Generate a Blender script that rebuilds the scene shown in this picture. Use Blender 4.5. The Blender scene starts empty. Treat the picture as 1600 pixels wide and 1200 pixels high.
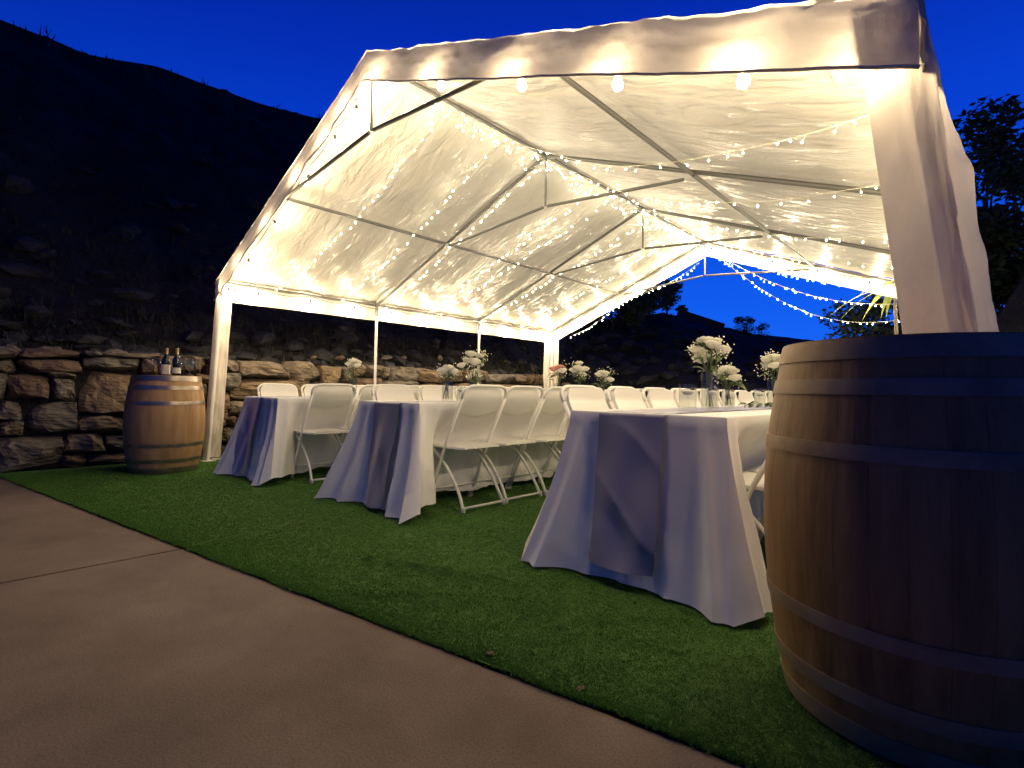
import bpy, bmesh, math, random
from mathutils import Vector, Matrix, noise
rnd = random.Random(7)
SC = bpy.context.scene
COL = SC.collection

# ------------------------------------------------------------------ camera
CAM = Vector((3.22, -1.978, 0.8466)); YAW, PITCH, ROLL = -0.7633, 0.0357, 0.015
F = Vector((math.sin(YAW)*math.cos(PITCH), math.cos(YAW)*math.cos(PITCH), math.sin(PITCH)))
R0 = Vector((math.cos(YAW), -math.sin(YAW), 0)); U0 = R0.cross(F)
RR = R0*math.cos(ROLL)+U0*math.sin(ROLL); UU = -R0*math.sin(ROLL)+U0*math.cos(ROLL)
cd = bpy.data.cameras.new('camera'); co = bpy.data.objects.new('camera', cd); COL.objects.link(co)
m = Matrix.Identity(4)
for i in range(3):
    m[i][0] = RR[i]; m[i][1] = UU[i]; m[i][2] = -F[i]; m[i][3] = CAM[i]
co.matrix_world = m
cd.sensor_width = 36; cd.lens = 796.2/1600*36
cd.shift_x = 19.9/1600; cd.shift_y = -18.2/1600
cd.clip_start = 0.05; cd.clip_end = 600
SC.camera = co

# ------------------------------------------------------------------ world: dusk sky, sun below the horizon
w = bpy.data.worlds.new('World'); SC.world = w; w.use_nodes = True
wn = w.node_tree; wn.nodes.clear()
def wnode(t, **k):
    n = wn.nodes.new(t)
    for a, b in k.items(): setattr(n, a, b)
    return n
wo = wnode('ShaderNodeOutputWorld'); wb = wnode('ShaderNodeBackground')
sky = wnode('ShaderNodeTexSky', sky_type='NISHITA', sun_disc=False)
sky.sun_elevation = math.radians(-3.0); sky.sun_rotation = math.radians(-20)
SKY_STRENGTH = 0.15
# deep blue-hour colour: a gradient by height, slightly lit by the Nishita dusk sky
tc = wnode('ShaderNodeTexCoord'); sx = wnode('ShaderNodeSeparateXYZ'); rp = wnode('ShaderNodeValToRGB')
wn.links.new(tc.outputs['Generated'], sx.inputs[0]); wn.links.new(sx.outputs['Z'], rp.inputs[0])
e = rp.color_ramp.elements
e[0].position = 0.0; e[0].color = (0.0, 0.135, 0.98, 1)
e[1].position = 1.0; e[1].color = (0.0, 0.003, 0.06, 1)
for pos, c in ((0.12, (0.0, 0.100, 0.86, 1)), (0.36, (0.0, 0.050, 0.66, 1)), (0.56, (0.0, 0.022, 0.44, 1)), (0.80, (0.0, 0.006, 0.13, 1))):
    k = e.new(pos); k.color = c
# the afterglow sits beyond the rear gable: the sky fades towards the other side
azd = wnode('ShaderNodeVectorMath', operation='DOT_PRODUCT'); azd.inputs[1].default_value = (math.sin(math.radians(-28)), math.cos(math.radians(-28)), 0)
azr = wnode('ShaderNodeMapRange', interpolation_type='SMOOTHSTEP'); azr.inputs[1].default_value = -.25; azr.inputs[2].default_value = .85; azr.inputs[3].default_value = .36; azr.inputs[4].default_value = 1.0
wn.links.new(tc.outputs['Generated'], azd.inputs[0]); wn.links.new(azd.outputs['Value'], azr.inputs[0])
azm = wnode('ShaderNodeMix', data_type='RGBA', blend_type='MULTIPLY'); azm.inputs[0].default_value = 1
wn.links.new(rp.outputs[0], azm.inputs[6]); wn.links.new(azr.outputs[0], azm.inputs[7])
ad = wnode('ShaderNodeMix', data_type='RGBA', blend_type='ADD'); ad.inputs[0].default_value = 1
sm = wnode('ShaderNodeMix', data_type='RGBA', blend_type='MULTIPLY'); sm.inputs[0].default_value = 1
sm.inputs[7].default_value = (0.02, 0.06, SKY_STRENGTH, 1)
wn.links.new(sky.outputs[0], sm.inputs[6]); wn.links.new(azm.outputs[2], ad.inputs[6]); wn.links.new(sm.outputs[2], ad.inputs[7])
wn.links.new(ad.outputs[2], wb.inputs[0]); wb.inputs[1].default_value = 1.0
wn.links.new(wb.outputs[0], wo.inputs[0])

SC.view_settings.view_transform = 'Standard'; SC.view_settings.look = 'None'
SC.view_settings.exposure = 0.0; SC.view_settings.gamma = 1.0; SC.view_settings.use_curve_mapping = False
BULB_POWER = 590.0      # emission strength of the festoon bulbs
MINI_POWER = 900.0
try:
    SC.cycles.use_light_tree = True; SC.cycles.max_bounces = 7; SC.cycles.diffuse_bounces = 4
    SC.cycles.glossy_bounces = 3; SC.cycles.transmission_bounces = 6; SC.cycles.transparent_max_bounces = 24
    SC.cycles.sample_clamp_indirect = 3.0; SC.cycles.caustics_reflective = False; SC.cycles.caustics_refractive = False
    SC.cycles.use_denoising = True
except Exception: pass

# ------------------------------------------------------------------ materials
def mat(name, base=(.5, .5, .5), rough=.6, metal=0, spec=.5, var=None, vscale=5, vstretch=(1, 1, 1), bump=0, bscale=20,
        bstretch=(1, 1, 1), bdist=.01, translucent=0, sheen=0, detail=6, coord='Object', trans=0, ior=1.45, emit=None, estr=0, coat=0, distort=0, speck=0):
    M = bpy.data.materials.new(name); M.use_nodes = True; nt = M.node_tree; nt.nodes.clear()
    N = nt.nodes.new; L = nt.links.new
    out = N('ShaderNodeOutputMaterial'); p = N('ShaderNodeBsdfPrincipled')
    p.inputs['Base Color'].default_value = (*base, 1); p.inputs['Roughness'].default_value = rough
    p.inputs['Metallic'].default_value = metal; p.inputs['Specular IOR Level'].default_value = spec
    p.inputs['IOR'].default_value = ior; p.inputs['Transmission Weight'].default_value = trans
    if sheen: p.inputs['Sheen Weight'].default_value = sheen
    if coat: p.inputs['Coat Weight'].default_value = coat
    if emit: p.inputs['Emission Color'].default_value = (*emit, 1); p.inputs['Emission Strength'].default_value = estr
    t = N('ShaderNodeTexCoord')
    if var:
        mp = N('ShaderNodeMapping'); mp.inputs['Scale'].default_value = vstretch
        nz = N('ShaderNodeTexNoise'); nz.inputs['Scale'].default_value = vscale; nz.inputs['Detail'].default_value = detail
        nz.inputs['Roughness'].default_value = .65
        cr = N('ShaderNodeValToRGB'); cr.color_ramp.elements[0].position = .3; cr.color_ramp.elements[1].position = .7
        cr.color_ramp.elements[0].color = (*var[0], 1); cr.color_ramp.elements[1].color = (*var[-1], 1)
        if len(var) == 3:
            q = cr.color_ramp.elements.new(.5); q.color = (*var[1], 1)
        L(t.outputs[coord], mp.inputs[0]); L(mp.outputs[0], nz.inputs[0]); L(nz.outputs[0], cr.inputs[0])
        colout = cr.outputs[0]
        if speck:
            s1 = N('ShaderNodeTexNoise'); s1.inputs['Scale'].default_value = 170; s1.inputs['Detail'].default_value = 3; L(t.outputs[coord], s1.inputs[0])
            s2 = N('ShaderNodeTexNoise'); s2.inputs['Scale'].default_value = .55; s2.inputs['Detail'].default_value = 9; s2.inputs['Distortion'].default_value = 1.2; L(t.outputs[coord], s2.inputs[0])
            m1 = N('ShaderNodeMapRange'); m1.inputs[1].default_value = .3; m1.inputs[2].default_value = .7; m1.inputs[3].default_value = 1-speck; m1.inputs[4].default_value = 1+speck; L(s1.outputs[0], m1.inputs[0])
            m2 = N('ShaderNodeMapRange'); m2.inputs[1].default_value = .35; m2.inputs[2].default_value = .65; m2.inputs[3].default_value = 1-speck*.9; m2.inputs[4].default_value = 1+speck*.5; L(s2.outputs[0], m2.inputs[0])
            v_ = N('ShaderNodeTexVoronoi'); v_.feature = 'DISTANCE_TO_EDGE'; v_.inputs['Scale'].default_value = .42; L(t.outputs[coord], v_.inputs[0])
            mm = N('ShaderNodeMath'); mm.operation = 'MULTIPLY'; L(m1.outputs[0], mm.inputs[0]); L(m2.outputs[0], mm.inputs[1])
            mc = N('ShaderNodeMix'); mc.data_type = 'RGBA'; mc.blend_type = 'MULTIPLY'; mc.inputs[0].default_value = 1
            L(colout, mc.inputs[6]); L(mm.outputs[0], mc.inputs[7]); colout = mc.outputs[2]
        L(colout, p.inputs['Base Color'])
    else: colout = None
    bo = None
    if bump:
        mp = N('ShaderNodeMapping'); mp.inputs['Scale'].default_value = bstretch
        nz = N('ShaderNodeTexNoise'); nz.inputs['Scale'].default_value = bscale; nz.inputs['Detail'].default_value = detail
        nz.inputs['Distortion'].default_value = distort
        b = N('ShaderNodeBump'); b.inputs['Strength'].default_value = bump; b.inputs['Distance'].default_value = bdist
        L(t.outputs[coord], mp.inputs[0]); L(mp.outputs[0], nz.inputs[0]); L(nz.outputs[0], b.inputs['Height'])
        L(b.outputs[0], p.inputs['Normal']); bo = b
    if translucent:
        tr = N('ShaderNodeBsdfTranslucent'); tr.inputs[0].default_value = (*base, 1)
        if colout: L(colout, tr.inputs[0])
        if bo: L(bo.outputs[0], tr.inputs['Normal'])
        mx = N('ShaderNodeMixShader'); mx.inputs[0].default_value = translucent
        L(p.outputs[0], mx.inputs[1]); L(tr.outputs[0], mx.inputs[2]); L(mx.outputs[0], out.inputs[0])
    else: L(p.outputs[0], out.inputs[0])
    return M

MT = {}
MT['tarp'] = mat('white_poly_tarp', (.79, .765, .665), .25, spec=.9, distort=.9, bump=1.0, bscale=4.2, bstretch=(.7, 2.3, .7), bdist=.045, translucent=.22, detail=10)
MT['tarp_out'] = mat('white_tarp_cloth', (.78, .70, .61), .5, bump=.7, bscale=7, bstretch=(1.6, 1.6, .7), bdist=.016, translucent=.17,
                     var=((.73, .66, .58), (.82, .74, .65)), vscale=3)
MT['pipe'] = mat('galvanised_pipe', (.15, .15, .145), .45, metal=.55, bump=.1, bscale=60)
MT['pole'] = mat('white_painted_pole', (.8, .78, .74), .4)
MT['cloth'] = mat('white_polyester_cloth', (.86, .85, .84), .66, sheen=.15, bump=.6, bscale=3.4, bstretch=(2.2, 2.2, .8), bdist=.012, translucent=.1, detail=9)
MT['runner'] = mat('grey_satin_runner', (.28, .27, .345), .30, sheen=.3, spec=.6, bump=.12, bscale=3, bstretch=(2, 2, .6), bdist=.01)
MT['runner2'] = mat('blue_satin_runner', (.26, .30, .56), .34, sheen=.3, spec=.6, bump=.12, bscale=3, bstretch=(2, 2, .6), bdist=.01)
MT['plastic'] = mat('white_chair_plastic', (.88, .86, .80), .38, bump=.05, bscale=300)
MT['enamel'] = mat('white_enamelled_tube', (.87, .86, .80), .3)
MT['rubber'] = mat('white_foot_cap', (.7, .68, .62), .6)
MT['concrete'] = mat('concrete', (.4, .36, .33), .85, var=((.125, .090, .072), (.160, .118, .095), (.195, .148, .120)), vscale=2.6, speck=.26, bump=.45, bscale=110, bdist=.003, detail=12, coord='Object')
MT['turf'] = mat('turf_backing', (.05, .1, .02), .95, var=((.036, .105, .013), (.050, .135, .018), (.066, .165, .025)), vscale=14, bump=1, bscale=260, bdist=.012, detail=10)
MT['blade'] = mat('turf_blade', (.08, .16, .03), .6, var=((.064, .180, .020), (.086, .215, .028)), vscale=2.2, translucent=.2)
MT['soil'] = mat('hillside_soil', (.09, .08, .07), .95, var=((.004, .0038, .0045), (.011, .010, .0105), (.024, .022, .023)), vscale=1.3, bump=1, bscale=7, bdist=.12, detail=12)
MT['ground'] = mat('dry_ground', (.1, .09, .07), .95, var=((.06, .055, .04), (.11, .1, .08)), vscale=.8, bump=.6, bscale=12, bdist=.05)
stone_cols = [((0.112, 0.076, 0.048), (0.200, 0.140, 0.090), (0.288, 0.209, 0.134)), ((0.080, 0.061, 0.045), (0.152, 0.119, 0.086), (0.248, 0.198, 0.141)),
              ((0.104, 0.072, 0.045), (0.184, 0.130, 0.080), (0.264, 0.194, 0.122)), ((0.072, 0.061, 0.051), (0.128, 0.112, 0.093), (0.240, 0.205, 0.166)),
              ((0.080, 0.050, 0.035), (0.140, 0.090, 0.061), (0.200, 0.137, 0.096))]
MT['stone'] = [mat('rough_stone_%s' % n, (.2, .17, .13), .85, var=c, vscale=5, vstretch=(1, 1, 2.2), bump=1, bscale=14, bstretch=(1, 1, 2.5), bdist=.03, detail=13)
               for n, c in zip(('tan', 'grey', 'ochre', 'slate', 'red'), stone_cols)]
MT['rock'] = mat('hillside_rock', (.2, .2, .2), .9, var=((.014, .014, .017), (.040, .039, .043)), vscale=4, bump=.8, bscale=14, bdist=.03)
MT['oak'] = mat('oak_stave', (.4, .25, .13), .55, var=((.19, .098, .028), (.32, .175, .058), (.41, .240, .085)), vscale=4, vstretch=(4, 4, .5), bump=.35, bscale=14, bstretch=(5, 5, .4), bdist=.004, detail=10)
MT['oak2'] = mat('pale_oak_stave', (.4, .25, .13), .55, var=((.25, .14, .065), (.38, .225, .105), (.47, .29, .15)), vscale=3, vstretch=(4, 4, .5), bump=.35, bscale=14, bstretch=(5, 5, .4), bdist=.004, detail=10)
MT['hoop'] = mat('barrel_hoop', (.4, .36, .3), .36, metal=.85, var=((.20, .165, .13), (.42, .36, .30)), vscale=9, bump=.2, bscale=30, bdist=.002)
MT['hoop2'] = mat('rusty_barrel_hoop', (.5, .38, .26), .6, metal=.3, var=((.26, .18, .10), (.44, .325, .20)), vscale=7, bump=.3, bscale=30, bdist=.002)
MT['bottle'] = mat('dark_bottle_glass', (.01, .015, .01), .08, spec=.8)
MT['label'] = mat('cream_paper_label', (.75, .70, .6), .7)
MT['foil_gold'] = mat('gold_foil', (.75, .50, .25), .35, metal=.8)
MT['foil_red'] = mat('dark_foil', (.08, .02, .02), .4)
MT['wax'] = mat('white_wax', (.85, .83, .78), .5)
MT['rose'] = mat('ivory_petal', (.90, .89, .78), .6, translucent=.25)
MT['pink'] = mat('pink_petal', (.80, .40, .34), .6, translucent=.25)
MT['tiny'] = mat('tiny_white_blossom', (.88, .86, .70), .7)
MT['leaf'] = mat('bouquet_leaf', (.09, .13, .045), .45, var=((.06, .10, .035), (.13, .17, .07)), vscale=20, translucent=.15)
MT['stem'] = mat('green_stem', (.06, .09, .03), .6)
MT['bark'] = mat('dark_bark', (.07, .055, .04), .9, bump=1, bscale=20, bstretch=(1, 1, .3), bdist=.02)
MT['foliage'] = mat('tree_foliage', (.05, .08, .04), .7, var=((.035, .06, .025), (.08, .11, .05)), vscale=1.5, translucent=.1)
MT['yucca'] = mat('long_green_leaf', (.40, .46, .12), .5, translucent=.2)
MT['wall'] = mat('dark_stucco', (.12, .11, .10), .9, bump=.3, bscale=30)
MT['roofing'] = mat('dark_shingle', (.07, .06, .06), .9)
MT['pane'] = mat('unlit_window', (.02, .025, .03), .1)
MT['cord'] = mat('black_cord', (.02, .02, .02), .6)
MT['socket'] = mat('black_socket', (.035, .03, .03), .45)
MT['wire'] = mat('white_wire', (.7, .66, .5), .5)
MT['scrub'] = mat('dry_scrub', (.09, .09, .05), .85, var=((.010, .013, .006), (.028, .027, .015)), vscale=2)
MT['debris'] = mat('dry_leaf', (.12, .09, .05), .8)
def thin_glass(name, tint, ior=1.45, rough=.01):
    M = bpy.data.materials.new(name); M.use_nodes = True; nt = M.node_tree; nt.nodes.clear()
    o = nt.nodes.new('ShaderNodeOutputMaterial'); t = nt.nodes.new('ShaderNodeBsdfTransparent'); g_ = nt.nodes.new('ShaderNodeBsdfGlossy')
    lw = nt.nodes.new('ShaderNodeLayerWeight'); lw.inputs[0].default_value = .5
    pw = nt.nodes.new('ShaderNodeMath'); pw.operation = 'POWER'; pw.inputs[1].default_value = 3.5; nt.links.new(lw.outputs['Facing'], pw.inputs[0])
    f = nt.nodes.new('ShaderNodeMapRange'); f.inputs[3].default_value = .05; f.inputs[4].default_value = .75 if ior > 1.4 else .3; nt.links.new(pw.outputs[0], f.inputs[0]); mx = nt.nodes.new('ShaderNodeMixShader')
    t.inputs[0].default_value = (*tint, 1); g_.inputs['Roughness'].default_value = rough
    nt.links.new(f.outputs[0], mx.inputs[0]); nt.links.new(t.outputs[0], mx.inputs[1]); nt.links.new(g_.outputs[0], mx.inputs[2]); nt.links.new(mx.outputs[0], o.inputs[0])
    return M
MT['glass'] = thin_glass('clear_glass', (.95, .96, .95)); MT['water'] = thin_glass('vase_water', (.98, .985, .98), 1.33)
def emitter(name, col, strength, sampling=True):
    M = bpy.data.materials.new(name); M.use_nodes = True; nt = M.node_tree; nt.nodes.clear()
    o = nt.nodes.new('ShaderNodeOutputMaterial'); e_ = nt.nodes.new('ShaderNodeEmission')
    e_.inputs[0].default_value = (*col, 1); e_.inputs[1].default_value = strength
    nt.links.new(e_.outputs[0], o.inputs[0])
    try: M.cycles.emission_sampling = 'FRONT' if sampling else 'NONE'
    except Exception: pass
    return M
MT['bulb'] = emitter('lit_filament_bulb', (1.0, .78, .48), BULB_POWER)
MT['mini'] = emitter('lit_mini_bulb', (1.0, .86, .60), MINI_POWER)

# ------------------------------------------------------------------ helpers
def tag(o, label=None, cat=None, group=None, kind=None):
    if label: o['label'] = label
    if cat: o['category'] = cat
    if group: o['group'] = group
    if kind: o['kind'] = kind
    return o
def empty(name, loc=(0, 0, 0), rz=0, label=None, cat=None, group=None, kind=None):
    o = bpy.data.objects.new(name, None); COL.objects.link(o); o.location = loc; o.rotation_euler = (0, 0, rz)
    o.empty_display_size = .1
    return tag(o, label, cat, group, kind)
def link(name, me, parent=None, loc=None, rot=None):
    o = bpy.data.objects.new(name, me); COL.objects.link(o)
    if parent: o.parent = parent
    if loc is not None: o.location = loc
    if rot is not None: o.rotation_euler = rot
    return o
def obj(name, bm, mt, parent=None, smooth=True, loc=None, rot=None, auto=None):
    me = bpy.data.meshes.new(name); bm.normal_update(); bm.to_mesh(me); bm.free()
    if mt: me.materials.append(mt)
    if smooth:
        for p in me.polygons: p.use_smooth = True
        if auto:
            try: me.set_sharp_from_angle(angle=math.radians(auto))
            except Exception: pass
    return link(name, me, parent, loc, rot)
def copy_tree(o, parent=None):
    c = o.copy(); COL.objects.link(c); c.parent = parent
    for ch in o.children: copy_tree(ch, c)
    return c
def box(bm, c, s, rot=None, bevel=0):
    r = bmesh.ops.create_cube(bm, size=1)
    M = Matrix.Translation(c) @ (rot if rot else Matrix.Identity(4)) @ Matrix.Diagonal((*s, 1))
    bmesh.ops.transform(bm, matrix=M, verts=r['verts'])
    if bevel:
        es = {e for v in r['verts'] for e in v.link_edges}
        bmesh.ops.bevel(bm, geom=list(es), offset=bevel, segments=2, affect='EDGES', profile=.6)
def tube(bm, pts, r, n=8, caps=True):
    pts = [Vector(p) for p in pts]; rings = []
    rad = r if isinstance(r, (list, tuple)) else [r]*len(pts)
    up = None
    for i, p in enumerate(pts):
        d = (pts[min(i+1, len(pts)-1)]-pts[max(i-1, 0)]).normalized()
        if up is None:
            up = Vector((0, 0, 1)) if abs(d.z) < .9 else Vector((1, 0, 0))
        a = d.cross(up).normalized(); b = a.cross(d).normalized(); up = b
        rings.append([bm.verts.new(p+(a*math.cos(2*math.pi*k/n)+b*math.sin(2*math.pi*k/n))*rad[i]) for k in range(n)])
    for i in range(len(rings)-1):
        for k in range(n):
            bm.faces.new((rings[i][k], rings[i][(k+1) % n], rings[i+1][(k+1) % n], rings[i+1][k]))
    if caps:
        bm.faces.new(rings[0][::-1]); bm.faces.new(rings[-1])
def lathe(bm, prof, n=24, c=(0, 0, 0), close=False):
    rings = []
    for (r, z) in prof:
        rings.append([bm.verts.new((c[0]+r*math.cos(2*math.pi*k/n), c[1]+r*math.sin(2*math.pi*k/n), c[2]+z)) for k in range(n)])
    for i in range(len(rings)-1):
        for k in range(n):
            bm.faces.new((rings[i][k], rings[i][(k+1) % n], rings[i+1][(k+1) % n], rings[i+1][k]))
    if close:
        bm.faces.new(rings[0][::-1]); bm.faces.new(rings[-1])
def grid(bm, fn, nu, nv):
    g = [[bm.verts.new(fn(i/nu, j/nv)) for j in range(nv+1)] for i in range(nu+1)]
    for i in range(nu):
        for j in range(nv):
            bm.faces.new((g[i][j], g[i+1][j], g[i+1][j+1], g[i][j+1]))
    return g
def fr(x, y=0, z=0, o=4): return noise.fractal(Vector((x, y, z)), .8, 2.0, o)
def lerp(a, b, t): return a+(b-a)*t
def smooth_path(P, n=6):
    P = [Vector(p) for p in P]; out = []
    for i in range(len(P)-1):
        a, b, c, d = P[max(i-1, 0)], P[i], P[i+1], P[min(i+2, len(P)-1)]
        for k in range(n):
            t = k/n
            out.append(.5*((2*b)+(c-a)*t+(2*a-5*b+4*c-d)*t*t+(3*b-a-3*c+d)*t**3))
    out.append(P[-1]); return out

# ------------------------------------------------------------------ ground, patio, turf
bm = bmesh.new(); grid(bm, lambda u, v: Vector((-90+180*u, -90+180*v, -.07)), 30, 30)
tag(obj('ground', bm, MT['ground']), kind='structure')
A, B = Vector((-3.1, -1.72)), Vector((2.81, -.722))       # the line where concrete meets turf
ed = (B-A).normalized(); en = Vector((-ed.y, ed.x))
def edge_pt(x): return A+ed*((x-A.x)/ed.x)
patio = empty('concrete_patio', kind='structure')
def slab(a0, a1, lean0, lean1, d0, d1):
    # corners: along the edge line a0..a1 (x values), back from the edge by d0..d1
    bm = bmesh.new()
    q = []
    for a, ln, d in ((a0, lean0, d1), (a1, lean1, d1), (a1, lean1, d0), (a0, lean0, d0)):
        p = edge_pt(a)-Vector((-.167+ln, .985)).normalized()*d
        q.append(p)
    vs = [bm.verts.new((p.x, p.y, 0)) for p in q]; f = bm.faces.new(vs)
    r = bmesh.ops.extrude_face_region(bm, geom=[f])
    for v in r['geom']:
        if isinstance(v, bmesh.types.BMVert): v.co.z = -.1
    es = [e_ for e_ in bm.edges if all(v.co.z > -.01 for v in e_.verts)]
    bmesh.ops.bevel(bm, geom=es, offset=.006, segments=2, affect='EDGES')
    bmesh.ops.recalc_face_normals(bm, faces=bm.faces)
    obj('concrete_slab', bm, MT['concrete'], patio, smooth=False)
cuts = [-3.35, .19-.003, 3.75, 7.3]
for d0, d1 in ((0.0, 3.6), (3.608, 7.2)):
    for k in range(3):
        slab(cuts[k]+.004, cuts[k+1]-.004, .16 if k == 1 else 0.0, .16 if k == 0 else 0.0, d0, d1)
# turf: two rolls that meet at a seam
seam0, seam1 = Vector((.19, -1.127)), Vector((-.35, 8.2))
def seam_x(y): return lerp(seam0.x, .08, (y+1.127)/.77) if y < -.36 else lerp(.08, -.1, (y+.36)/8.5)
def in_turf(x, y): return y > edge_pt(x).y+.004
def turf_z(x, y):
    z = .010+.003*fr(x*1.3, y*1.3, 2)
    # creases where the roll was folded
    for (x0, y0, x1, y1, h) in ((.95, -.62, 1.75, -.32, .022), (1.35, -.85, 1.95, -.40, .018), (1.9, -.55, 2.5, -.38, .010)):
        d = Vector((x1-x0, y1-y0)); L = d.length; d /= L
        s = (x-x0)*d.x+(y-y0)*d.y; t = abs(-(x-x0)*d.y+(y-y0)*d.x)
        if -.1 < s < L+.1 and t < .08:
            z += h*math.exp(-(t/.022)**2)*max(0, min(1, (s+.1)/.2))*max(0, min(1, (L+.1-s)/.2))
    return z
turf = empty('artificial_turf', kind='structure')
for side in (0, 1):
    bm = bmesh.new()
    def tf(u, v):
        yb = v**1.4*9.6
        if side == 0:
            x1 = None
            xs = lerp(-3.42, 0, u)
            # march from the left border to the seam
            x = -3.42+u*(3.42)
            y = edge_pt(x).y+yb
            xe = seam_x(y)-.004
            x = lerp(-3.42, xe, u); y = edge_pt(x).y+yb+.016*fr(x*5, 3)*(v < .001)
        else:
            y = edge_pt(.19+6*u).y+yb
            x = lerp(seam_x(edge_pt(.19).y+yb)+.005, 6.2, u); y = edge_pt(x).y+yb+.016*fr(x*5, 3)*(v < .001)
        return Vector((x, y, turf_z(x, y)))
    grid(bm, tf, 150, 200)
    o = obj('turf_roll', bm, MT['turf'], turf)
# short blades in geometry (could not be counted): a mesh of many small tufts where the camera is near
def blades():
    import numpy as np
    rg = np.random.default_rng(3)
    V, Fc = [], []
    n = 0
    def camd(x, y): return math.hypot(x-CAM.x, y-CAM.y)
    pts = []
    tries = 260000
    X = rg.uniform(-3.3, 3.6, tries); T = rg.random(tries)**1.9
    for x, t in zip(X, T):
        y = edge_pt(x).y+.002+.010*noise.noise(Vector((x*5, 2, 0)))+t*7.0
        d = camd(x, y)
        if d > 9 or rg.random() > min(1, (2.3/d)**1.0): continue
        if abs(x-seam_x(y)) < .013: continue
        pts.append((x, y, d))
    for x, y, d in pts:
        z = turf_z(x, y); h = rg.uniform(.003, .006)*(1+.08*d); wd = .0016*(1+.4*d)
        for k in range(3):
            a = rg.uniform(0, 6.283); ox, oy = math.cos(a)*wd, math.sin(a)*wd
            lx, ly = rg.normal(0, .0045), rg.normal(0, .0045)
            bx, by = x+rg.normal(0, .006), y+rg.normal(0, .006)
            V += [(bx-ox, by-oy, z-.004), (bx+ox, by+oy, z-.004), (bx+lx, by+ly, z+h)]
            Fc.append((n, n+1, n+2)); n += 3
    me = bpy.data.meshes.new('turf_blades'); me.from_pydata(V, [], Fc); me.materials.append(MT['blade'])
    o = link('turf_blades', me); tag(o, 'short green pile of the artificial turf', 'turf', kind='stuff')
blades()

# ------------------------------------------------------------------ hillside (one terrain sheet behind the wall)
WX = -3.48                                                  # face of the stone wall
WEND = 7.6
def skyline(az):
    K = ((-140, .45, 16), (-100, .515, 16), (-89.2, .513, 16), (-86, .512, 16), (-83.9, .508, 16.3), (-78.3, .525, 16.5), (-74, .518, 16.8), (-69, .509, 17), (-63.8, .505, 17.5),
         (-55, .44, 18), (-45, .27, 18), (-38, .17, 18), (-33.8, .135, 20), (-30, .145, 22), (-26, .150, 26), (-20, .120, 30), (-16.5, .104, 32), (-11, .090, 34),
         (-5, .09, 34), (5, .09, 34), (20, .07, 36), (40, .05, 40))
    for i in range(len(K)-1):
        if K[i][0] <= az <= K[i+1][0]:
            t = (az-K[i][0])/(K[i+1][0]-K[i][0]); t2 = t*t*(3-2*t)*.5+t*.5
            return lerp(K[i][1], K[i+1][1], t2), lerp(K[i][2], K[i+1][2], t2)
    return (K[0][1], K[0][2]) if az < K[0][0] else (K[-1][1], K[-1][2])
def hill_pt(az, t):
    a = math.radians(az); dx, dy = math.sin(a), math.cos(a)
    tan, Rc = skyline(az)
    if dx < -.05:
        Rb = (CAM.x-WX+.33)/-dx
    else: Rb = 99
    zb = 1.13
    yb = CAM.y+dy*Rb
    far = 0
    if yb > WEND-1.0:
        k = min(1, (yb-(WEND-1.0))/1.6); far = k
        zb = lerp(1.13, .0, k)
    Rlim = 9.9/max(.3, dy) if dy > .3 else 99
    Rb = min(Rb, Rlim, Rc-4) if az > -60 else Rb
    zb = -.02 if az > -33 else zb
    H = CAM.z+tan*Rc
    if t < .8:
        s = t/.8; R = lerp(Rb, Rc, s)
        prof = s**.92 if az < -50 else s**.8
        z = lerp(zb, H, prof)
        z += (fr(R*.5*dx, R*.5*dy, 1)*.35+fr(R*2.2*dx, R*2.2*dy, 5)*.11)*min(1, s*5)*(1-s**4)*(1 if az < -45 else .7)
        z = min(z, CAM.z+R*tan*1.0-.05*(1-s)) if s > .5 else z
        z += fr(az*.9, 3, 1)*.10*s*s+fr(az*4, 1, 1)*.07*s*s
    else:
        s = (t-.8)/.2; R = Rc+s*25; z = H-s*s*6-s*1.5
    return Vector((CAM.x+dx*R, CAM.y+dy*R, z))
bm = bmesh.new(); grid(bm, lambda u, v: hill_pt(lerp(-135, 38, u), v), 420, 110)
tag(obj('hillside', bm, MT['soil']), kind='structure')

# rocks of the rubble slope: nobody could count them
def rock_bm(bm, c, s, seed, sub=2, rough=.28):
    r = bmesh.ops.create_icosphere(bm, subdivisions=sub, radius=1)
    rr = random.Random(seed)
    planes = [(Vector((rr.gauss(0, 1), rr.gauss(0, 1), rr.gauss(0, 1))).normalized(), rr.uniform(.6, .85)) for _ in range(9)]
    M = Matrix.Rotation(rr.uniform(0, 6.3), 4, 'Z') @ Matrix.Rotation(rr.uniform(-.5, .5), 4, 'X')
    for v in r['verts']:
        for n_, d in planes:
            k = v.co.dot(n_)
            if k > d: v.co -= n_*(k-d)
        v.co += v.co.normalized()*rough*.3*fr(v.co.x*2+seed, v.co.y*2, v.co.z*2)
        v.co = Vector(c)+(M @ Vector((v.co.x*s[0], v.co.y*s[1], v.co.z*s[2])))
bm = bmesh.new()
for i in range(620):
    if rnd.random() < .55: az = rnd.uniform(-36, -8); t = rnd.random()**1.8*.55
    else: az = rnd.uniform(-96, -36); t = rnd.random()**3*.4
    p = hill_pt(az, t); s = rnd.uniform(.06, .24)*(1+.5*(az > -36))
    rock_bm(bm, p+Vector((0, 0, s*.1)), (s*rnd.uniform(.8, 1.6), s*rnd.uniform(.7, 1.2), s*rnd.uniform(.35, .7)), i, 1)
tag(obj('slope_rubble', bm, MT['rock'], smooth=False), 'loose rubble and boulders strewn over the dark hillside', 'rubble', kind='stuff')
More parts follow.
